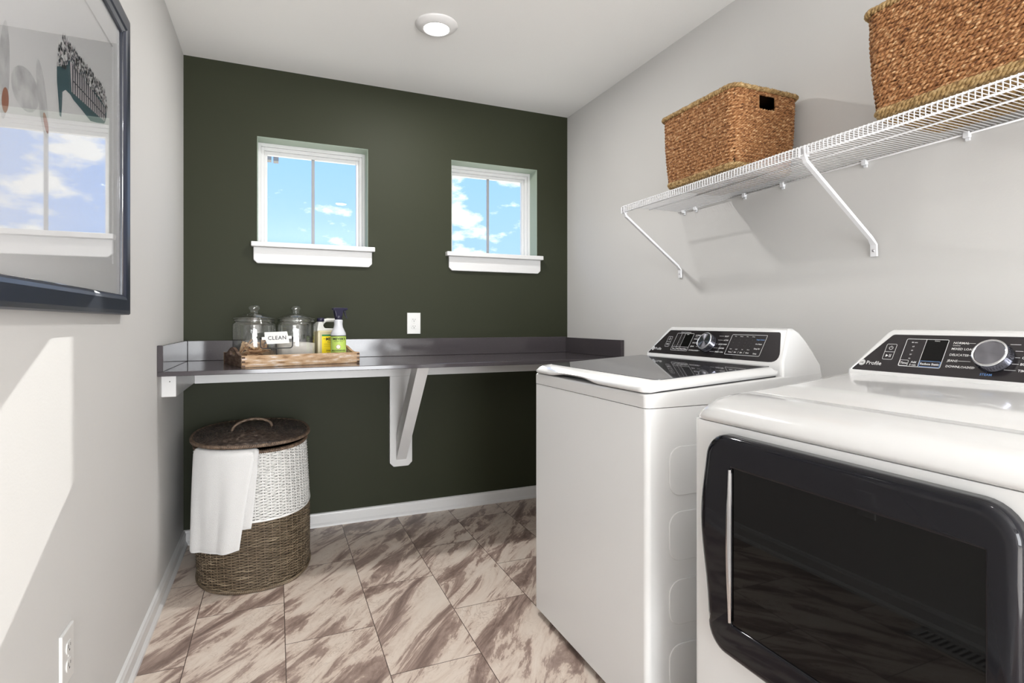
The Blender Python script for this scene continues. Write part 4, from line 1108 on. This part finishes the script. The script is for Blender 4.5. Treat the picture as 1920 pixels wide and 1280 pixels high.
def washer():
    y0, y1 = 1.216, 1.910; xf = 1.333
    t = empty('washing_machine', (1.67, (y0 + y1) / 2, 0), 'white top load washing machine with dark glass lid, standing nearest the green wall', 'washing machine')
    appliance_base(t, y0, y1, 0.8745)
    # embossed side ribs
    for z0, z1 in ((0.633, 0.768), (0.455, 0.590), (0.280, 0.404), (0.104, 0.228)):
        mb = MB(); pl = rrect(1.406, 1.94, z0, z1, 0.038, 6)
        prism(mb, pl, y0 - 0.003, y0 + 0.001, axes=(0, 2, 1), bev=0.002); build('side_emboss', mb, M_enamel_side, t)
    seam = lambda x: 0.9135 + 0.060 * (x - xf)
    mb = MB(); mid = MB()
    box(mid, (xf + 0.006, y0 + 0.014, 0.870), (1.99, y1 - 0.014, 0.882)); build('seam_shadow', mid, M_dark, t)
    bm = bmesh.new(); bmesh.ops.create_cube(bm, size=1)
    for v in bm.verts:
        x = (xf - 0.001) if v.co.x < 0 else 2.006; y = y0 - 0.0005 if v.co.y < 0 else y1 + 0.0005
        v.co = Vector((x, y, 0.8765 if v.co.z < 0 else seam(x)))
    ed = [e for e in bm.edges if abs(e.verts[0].co.x - e.verts[1].co.x) < 1e-4 and abs(e.verts[0].co.y - e.verts[1].co.y) < 1e-4]
    bmesh.ops.bevel(bm, geom=ed, offset=0.017, segments=5, profile=0.5, affect='EDGES')
    ed = [e for e in bm.edges if e.calc_face_angle(0) > 1.2 and min(e.verts[0].co.z, e.verts[1].co.z) > 0.89]
    bmesh.ops.bevel(bm, geom=ed, offset=0.006, segments=3, profile=0.5, affect='EDGES')
    mb.add_bm(bm); build('top_deck', mb, M_enamel, t)
    mb = MB(); prism(mb, [(xf + 0.045, seam(xf + 0.033) - 0.002), (1.815, seam(1.815) - 0.002), (1.815, seam(1.815) + 0.006), (xf + 0.045, seam(xf + 0.033) + 0.006)], y0 + 0.012, y1 - 0.012, axes=(0, 2, 1)); build('lid_gap_shade', mb, M_dark, t)  # black strip put in as the shade between lid and deck
    # lid: sculpted front lip with a finger notch
    ny = 61; V = []; F = []
    ya, yb = y0 + 0.004, y1 - 0.004
    us = [0, 0.004, 0.012, 0.022] + list(np.linspace(0.035, 0.965, ny - 8)) + [0.978, 0.988, 0.996, 1.0]
    th = 0.031
    for u in us:
        y = yb + (ya - yb) * u
        e = min(u, 1 - u) * (yb - ya); rnd_ = max(0.0, 1 - e / 0.022); dx = 0.016 * rnd_ ** 2; dz = 0.016 * rnd_ ** 2.2
        g = math.exp(-((u - 0.42) / 0.17) ** 4); notch = 0.0125 * g
        low = 0.0055 * (1 - g) * min(1, e / 0.05)
        bx = xf - 0.005 + dx
        prof = [(bx + 0.006, 0.003 + notch * 1.0), (bx + 0.001, 0.006 + notch), (bx, 0.012 + notch * 0.7), (bx + 0.004, th - 0.014 + notch * 0.3 - dz * .5), (bx + 0.014, th - 0.006 - dz), (bx + 0.030, th - 0.001 - dz), (bx + 0.055, th - dz),
                (1.60, th - dz), (1.798, th - dz), (1.808, th - 0.003 - dz), (1.815, th - 0.012), (1.815, 0.004), (1.60, 0.004), (bx + 0.04, 0.004)]
        for x, h in prof: V.append((x, y, seam(max(x, xf)) + max(h, 0.003)))
    n = 14
    for j in range(len(us) - 1):
        for k in range(n): F.append((j * n + k, j * n + (k + 1) % n, (j + 1) * n + (k + 1) % n, (j + 1) * n + k))
    F.append(tuple(range(n))[::-1]); F.append(tuple((len(us) - 1) * n + k for k in range(n)))
    bm = bmesh.new(); vs = [bm.verts.new(p) for p in V]
    for f in F: bm.faces.new([vs[i] for i in f])
    bmesh.ops.recalc_face_normals(bm, faces=bm.faces[:])
    mb = MB(); mb.add_bm(bm, True); lid = build('lid', mb, M_enamel, t)
    pl = round_poly([(1.386, y0 + 0.026), (1.806, y0 + 0.026), (1.806, y1 - 0.026), (1.386, y1 - 0.026)], [0.02, 0.006, 0.006, 0.02], 5)
    bm = bmesh.new(); a = [bm.verts.new((p[0], p[1], seam(p[0]) + th - 0.004)) for p in pl]; b = [bm.verts.new((p[0], p[1], seam(p[0]) + th + 0.0012)) for p in pl]
    bm.faces.new(a[::-1]); bm.faces.new(b)
    for i in range(len(pl)): bm.faces.new((a[i], a[(i + 1) % len(pl)], b[(i + 1) % len(pl)], b[i]))
    mb = MB(); mb.add_bm(bm); build('lid_glass', mb, M_lidglass, lid, label='dark reflective glass panel')
    backguard(t, y0, y1, M_enamel)
    M, cp = panel_common(t, y1)
    X = lambda y: y1 - y
    mb = MB(); mbb = MB(); tx = lambda s, y, b, size, al='LEFT', bold=0.0001, m=None: text_into(m or mb, s, size, M @ Matrix.Translation((X(y), b - size * 0.35, 0.0020)), al, bold=bold)
    logo(mb, M, X(1.8515), 0.024, cp)
    def rbox(y_l, y_r, b0, b1, w=0.0012, r=0.003): line_into(mb, rrect(X(y_l), X(y_r), b0, b1, r, 3), w, M, True, 0.0020)
    rbox(1.7893, 1.7648, 0.036, 0.0804, 0.0009); line_into(mb, [(X(1.7893), 0.058), (X(1.7648), 0.058)], 0.0009, M, h=0.002)
    power_sym(mb, M, X(1.777), 0.070); play_sym(mb, M, X(1.777), 0.047)
    rbox(1.745, 1.652, 0.0218, 0.0965, 0.0012)
    for y in (1.719, 1.6995): line_into(mb, [(X(y), 0.0218), (X(y), 0.0965)], 0.0010, M, h=0.002)
    line_into(mb, [(X(1.745), 0.0375), (X(1.652), 0.0375)], 0.0010, M, h=0.002)
    tx('Time', 1.732, 0.0295, 0.0075, 'CENTER'); tx('Add', 1.709, 0.0295, 0.0075, 'CENTER'); tx('Smart Rinse', 1.676, 0.0295, 0.0080, 'CENTER', 0.0002)
    tx('Estimated Time Remaining', 1.70, 0.1015, 0.0052, 'CENTER', 0); tx('Status', 1.69, 0.0925, 0.005, 'LEFT', 0)
    for k in range(8):
        for y in (1.732, 1.709): tx('.' if k else 'o', y, 0.045 + k * 0.006, 0.006, 'CENTER', 0)
    for s, y, b in (('NORMAL', 1.6404, 0.0897), ('WHITES', 1.641, 0.0734), ('DELICATES', 1.6408, 0.0578), ('JEANS', 1.643, 0.0429), ('DOWNLOADED', 1.6435, 0.0262)): tx(s, y, b, 0.0068, bold=0.00012)
    tx('Cottons', 1.639, 0.0832, 0.0042, bold=0)
    for y, b, e in ((1.612, 0.0897, 1.600), (1.614, 0.0429, 1.597), (1.598, 0.0262, 1.586)): line_into(mb, [(X(y), b), (X(e), b)], 0.0008, M, h=0.002)
    for s, b, yl in (('BULKY', 0.0892, 1.494), ('ACTIVE', 0.0734, 1.4917), ('QUICK WASH', 0.0572, 1.508), ('SANITIZE', 0.0414, 1.4997), ('DRAIN + SPIN', 0.0266, 1.510)):
        tx(s, yl, b, 0.0062, bold=0.00012); line_into(mb, [(X(yl + 0.026), b), (X(yl + 0.004), b)], 0.0008, M, h=0.002)
    rbox(1.4615, 1.3135, 0.0200, 0.0968, 0.0012)
    for s, y in (('Temp', 1.4497), ('Soil', 1.4236), ('Spin', 1.3979), ('Rinse', 1.3732)): tx(s, y, 0.0300, 0.0062, bold=0.00012)
    for y in (1.431, 1.4055, 1.3805): line_into(mb, [(X(y) - 0.001, 0.026), (X(y) + 0.001, 0.034)], 0.0007, M, h=0.002)
    for s, b in (('Pre Wash', 0.0636), ('Deep Fill', 0.0465), ('Delay', 0.0285)): tx(s, 1.3345, b, 0.0064, 'CENTER')
    mbb = MB(); tx('Tangle Control', 1.3345, 0.080, 0.0054, 'CENTER', 0.0001, mbb)
    for k, s in enumerate(('Hot', 'Heavy', 'Max', 'Deep')): tx(s, 1.4435 - k * 0.0255, 0.0905, 0.0050, 'CENTER', 0)
    for k, s in enumerate(('Cold', 'Light', 'No', 'Extra')): tx(s, 1.4435 - k * 0.0255, 0.0415, 0.0050, 'CENTER', 0)
    for k in range(4):
        for j in range(3): tx('.', 1.4435 - k * 0.0255, 0.056 + j * 0.012, 0.006, 'CENTER', 0)
    build('printed_markings', mb, M_print, cp); build('blue_lettering', mbb, M_printblue, cp)
    mb = MB(); box(mb, (X(1.6985), 0.039, 0.0016), (X(1.653), 0.0955, 0.0019), 0, M=M); build('display_screen', mb, M_doorglass, cp)
    knob(t, 1.5555, 0.056)
def power_sym(mb, M, a, b):
    pts = [(a + 0.0045 * math.sin(x), b + 0.0045 * math.cos(x)) for x in np.linspace(0.6, 2 * PI - 0.6, 18)]
    line_into(mb, pts, 0.0010, M, h=0.002); line_into(mb, [(a, b + 0.001), (a, b + 0.0062)], 0.0010, M, h=0.002)
def play_sym(mb, M, a, b):
    mb.add([M @ Vector(p) for p in ((a - 0.006, b - 0.004, 0.002), (a, b, 0.002), (a - 0.006, b + 0.004, 0.002))], [(0, 1, 2)], False)
    for d in (0.003, 0.006): line_into(mb, [(a + d, b - 0.004), (a + d, b + 0.004)], 0.0012, M, h=0.002)
washer()

def dryer():
    y0, y1 = 0.342, 1.036; xf = 1.333
    t = empty('clothes_dryer', (1.67, (y0 + y1) / 2, 0), 'white front load clothes dryer with black window door, nearest the camera', 'dryer')
    appliance_base(t, y0, y1, 0.8815)
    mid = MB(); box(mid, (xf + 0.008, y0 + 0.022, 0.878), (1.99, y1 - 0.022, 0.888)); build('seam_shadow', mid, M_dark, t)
    def cover(name, prof, ya, yb):
        nseg = [0, 0.003, 0.008, 0.016, 0.03, 0.05]; ys = [(yb - d, d) for d in nseg] + [(ya + d, d) for d in nseg[::-1]]
        V = []; F = []; n = len(prof)
        for y, d in ys:
            k = max(0, 1 - d / 0.05)
            for x, z in prof:
                zz = z - (0.045 * k ** 3.2 * min(1, max(0, (z - 0.884) / 0.045)) if z > 0.885 else 0)
                xx = x + (0.014 * k ** 2.5 if x < 1.40 else 0)
                V.append((xx, y, zz))
        for j in range(len(ys) - 1):
            for q in range(n): F.append((j * n + q, j * n + (q + 1) % n, (j + 1) * n + (q + 1) % n, (j + 1) * n + q))
        F.append(tuple(range(n))[::-1]); F.append(tuple((len(ys) - 1) * n + q for q in range(n)))
        bm = bmesh.new(); vs = [bm.verts.new(p) for p in V]
        for f in F: bm.faces.new([vs[i] for i in f])
        bmesh.ops.recalc_face_normals(bm, faces=bm.faces[:])
        mb = MB(); mb.add_bm(bm, True); return build(name, mb, M_enamel, t)
    front = [(xf - 0.001, 0.8835), (xf - 0.001, 0.894), (xf + 0.004, 0.905), (xf + 0.014, 0.916), (xf + 0.030, 0.9255), (xf + 0.052, 0.932), (xf + 0.080, 0.9365), (xf + 0.110, 0.9395), (1.4735, 0.9415), (1.4740, 0.9405), (1.4740, 0.8835)]
    cover('front_fascia', front, y0 - 0.0005, y1 + 0.0005)
    rear = [(1.4765, 0.8835), (1.4765, 0.9405), (1.4775, 0.9418), (1.62, 0.9535), (1.83, 0.9745), (2.004, 0.975), (2.006, 0.972), (2.006, 0.8835)]
    cover('top_panel', rear, y0 - 0.0005, y1 + 0.0005)
    backguard(t, y0, y1, M_enamel)
    # door: smoked outer shell with bulged handle side, recessed dark window
    ya, yb, z0, z1 = 0.398, 0.962, 0.395, 0.866
    def outline(s=0.0):
        pts = []
        base = rrect(ya + s, yb - s, z0 + s, z1 - s, max(0.01, 0.052 - s), 8)
        # densify the handle side
        out = []
        for i in range(len(base)):
            a, b = base[i - 1], base[i]
            L_ = math.hypot(a[0] - b[0], a[1] - b[1]); k = max(1, int(L_ / 0.02))
            for j in range(1, k + 1): out.append((a[0] + (b[0] - a[0]) * j / k, a[1] + (b[1] - a[1]) * j / k))
        res = []
        for y, z in out:
            f = max(0, (y - (yb - 0.14)) / 0.14)
            bulge = 0.028 * math.exp(-((z - 0.675) / 0.135) ** 2 * 1.0) * f
            res.append((y + bulge, z))
        return res
    iy0, iy1, iz0, iz1 = 0.437, 0.892, 0.470, 0.800
    win = []
    b_ = rrect(iy0, iy1, iz0, iz1, 0.012, 4)
    O = [outline(0), outline(0.0015), outline(0.006), outline(0.014)]
    n = len(O[0]); xs = [xf - 0.0005, xf - 0.019, xf - 0.0255, xf - 0.0280]
    # window loop resampled by angle from the centre
    cy, cz = (iy0 + iy1) / 2, (iz0 + iz1) / 2
    def ray_rect(p):
        dy, dz = p[0] - cy, p[1] - cz; hy, hz = (iy1 - iy0) / 2, (iz1 - iz0) / 2
        k = min(hy / abs(dy) if abs(dy) > 1e-6 else 1e9, hz / abs(dz) if abs(dz) > 1e-6 else 1e9); return (cy + dy * k, cz + dz * k)
    # include exact corners by snapping the nearest
    W = [ray_rect(p) for p in O[3]]
    for c in ((iy0, iz0), (iy1, iz0), (iy1, iz1), (iy0, iz1)):
        i = min(range(n), key=lambda q: (W[q][0] - c[0]) ** 2 + (W[q][1] - c[1]) ** 2); W[i] = c
    V = []; F = []
    for q, x in zip(O, xs): V += [(x, p[0], p[1]) for p in q]
    def toward(k_): return [(p[0] + (q[0] - p[0]) * k_, p[1] + (q[1] - p[1]) * k_) for p, q in zip(W, O[3])]
    V += [(xf - 0.0282, p[0], p[1]) for p in toward(0.90)]; V += [(xf - 0.0282, p[0], p[1]) for p in toward(0.12)]
    V += [(xf - 0.0280, p[0], p[1]) for p in toward(0.03)]; V += [(xf - 0.0272, p[0], p[1]) for p in W]; V += [(xf - 0.019, p[0], p[1]) for p in W]
    for j in range(8):
        for k in range(n): F.append((j * n + k, (j + 1) * n + k, (j + 1) * n + (k + 1) % n, j * n + (k + 1) % n))
    F.append(tuple(range(n))); 
    bm = bmesh.new(); vs = [bm.verts.new(p) for p in V]
    for f in F: bm.faces.new([vs[i] for i in f])
    bmesh.ops.recalc_face_normals(bm, faces=bm.faces[:])
    mb = MB(); mb.add_bm(bm, True)
    door = build('door', mb, M_doorframe, t, label='smoked black door')
    mb = MB(); prism(mb, rrect(iy0 - 0.001, iy1 + 0.001, iz0 - 0.001, iz1 + 0.001, 0.004, 3), xf - 0.0245, xf - 0.018, axes=(1, 2, 0)); build('door_window', mb, M_doorglass, door)
    mb = MB(); V = []; F = []; nn = 24
    for k in range(nn + 1):
        s = k / nn; z = iz0 + 0.004 + (iz1 - iz0 - 0.008) * s; wd = 0.006 + 0.007 * math.sin(PI * s)
        V += [(xf - 0.0287, iy1 - 0.001, z), (xf - 0.0325, iy1 + wd * 0.4, z), (xf - 0.0290, iy1 + wd, z)]
    for k in range(nn):
        for j in range(2): F.append((k * 3 + j, k * 3 + j + 1, k * 3 + 4 + j, k * 3 + 3 + j))
    mb.add(V, F, True); build('chrome_handle_strip', mb, M_chrome, door)
    M, cp = panel_common(t, y1); X = lambda y: y1 - y
    mb = MB(); mbb = MB()
    tx = lambda s, y, b, size, al='LEFT', bold=0.0001, m=None: text_into(m or mb, s, size, M @ Matrix.Translation((X(y), b - size * 0.35, 0.0020)), al, bold=bold)
    logo(mb, M, X(0.9778), 0.025, cp)
    def rbox(y_l, y_r, b0, b1, w=0.0010, r=0.003, m=None): line_into(m or mb, rrect(X(y_l), X(y_r), b0, b1, r, 3), w, M, True, 0.0020)
    rbox(0.9300, 0.9055, 0.0377, 0.0815, 0.0009); line_into(mb, [(X(0.930), 0.0595), (X(0.9055), 0.0595)], 0.0009, M, h=0.002)
    power_sym(mb, M, X(0.9175), 0.0705); play_sym(mb, M, X(0.9180), 0.0484)
    rbox(0.886, 0.7925, 0.0222, 0.0978, 0.0012); line_into(mb, [(X(0.8408), 0.0222), (X(0.8408), 0.0978)], 0.0010, M, h=0.002)
    rbox(0.885, 0.8655, 0.0235, 0.0385, 0.0008, 0.002); rbox(0.8392, 0.7945, 0.0240, 0.0390, 0.0010, 0.003, mbb)
    tx('Time', 0.8750, 0.0310, 0.0078, 'CENTER', 0.00015); tx('Add', 0.8531, 0.0345, 0.0072, 'CENTER', 0.00015); tx('5 min', 0.8531, 0.0270, 0.0066, 'CENTER')
    tx('Reduce Static', 0.8168, 0.0315, 0.0076, 'CENTER', 0.00015); tx('Status', 0.8168, 0.0942, 0.0048, 'CENTER', 0)
    for s, b in (('80 min', 0.0885), ('60', 0.0771), ('40', 0.0661), ('20', 0.0550), ('10', 0.0438)): tx(s, 0.866, b, 0.0050, 'CENTER', 0)
    for s, b, y, e in (('NORMAL', 0.0905, 0.7535, 0.7376), ('DELICATES', 0.0594, 0.7475, 0.735), ('JEANS', 0.0440, 0.7605, 0.7365), ('DOWNLOADED', 0.0292, 0.7385, 0.7236), ('MIXED LOADS', 0.0750, None, None)):
        tx(s, 0.7820, b, 0.0078, bold=0.0001)
        if y: line_into(mb, [(X(y), b), (X(e), b)], 0.0009, M, h=0.002)
    tx('Cottons', 0.7815, 0.0838, 0.0046, bold=0)
    for a_, e_, b in ((0.6733, 0.655, 0.0906), (0.6609, 0.648, 0.0750), (0.6578, 0.650, 0.0596), (0.6617, 0.6490, 0.0442), (0.6749, 0.6504, 0.0292)): line_into(mb, [(X(a_), b), (X(e_), b)], 0.0009, M, h=0.002)
    for s, y, b in (('CASUALS', 0.6465, 0.0597), ('BULKY', 0.6464, 0.0445), ('TIMED DRY', 0.6470, 0.0292), ('TOWELS', 0.6450, 0.0906), ('QUICK DRY', 0.6450, 0.0750)): tx(s, y, b, 0.0078, bold=0.0001)
    tx('STEAM', 0.6997, 0.0150, 0.0075, 'CENTER', 0.0001, mbb); line_into(mbb, [(X(0.70) + 0.0028 * math.cos(a), 0.0245 + 0.0032 * math.sin(a)) for a in np.linspace(0, 2 * PI, 12, endpoint=False)], 0.0007, M, True, 0.002)
    build('printed_markings', mb, M_print, cp); build('blue_lettering', mbb, M_printblue, cp)
    mb = MB(); box(mb, (X(0.8395), 0.040, 0.0016), (X(0.7940), 0.0965, 0.0019), 0, M=M); build('display_screen', mb, M_doorglass, cp)
    knob(t, 0.6935, 0.056)
dryer()

# ------------------------------------------------------------------ floor register (seen mirrored in the dryer door)
def register():
    t = empty('floor_register', (0.085, 1.12, 0), 'grey slotted metal floor register beside the left baseboard, mirrored in the dryer door', 'floor vent')
    mb = MB(); x0, x1, y0, y1 = 0.030, 0.135, 0.985, 1.265; ns = 11
    pit = (y1 - y0 - 0.04) / ns
    for i in range(ns + 1):
        y = y0 + 0.02 + i * pit - 0.0045; box(mb, (x0 + 0.018, y, 0.0006), (x1 - 0.018, y + 0.009, 0.005), 0.0008)
    box(mb, (x0, y0, 0.0004), (x0 + 0.020, y1, 0.006), 0.0015); box(mb, (x1 - 0.020, y0, 0.0004), (x1, y1, 0.006), 0.0015)
    box(mb, (x0, y0, 0.0004), (x1, y0 + 0.020, 0.006), 0.0015); box(mb, (x0, y1 - 0.020, 0.0004), (x1, y1, 0.006), 0.0015)
    build('grille', mb, M_vent, t)
    mb = MB(); box(mb, (x0 + 0.01, y0 + 0.01, 0.0002), (x1 - 0.01, y1 - 0.01, 0.0005)); build('duct_opening', mb, M_slot, t)
register()

# ------------------------------------------------------------------ smooth rounded corners on the appliance bodies, flat faces kept flat
for o in bpy.data.objects:
    if o.type == 'MESH' and o.data.name.split('.')[0] in ('backguard', 'top_deck', 'cabinet'):
        o.data.polygons.foreach_set('use_smooth', [True] * len(o.data.polygons))
        o.data.set_sharp_from_angle(angle=math.radians(38))
        m = o.modifiers.new('weighted', 'WEIGHTED_NORMAL'); m.keep_sharp = True; m.weight = 100
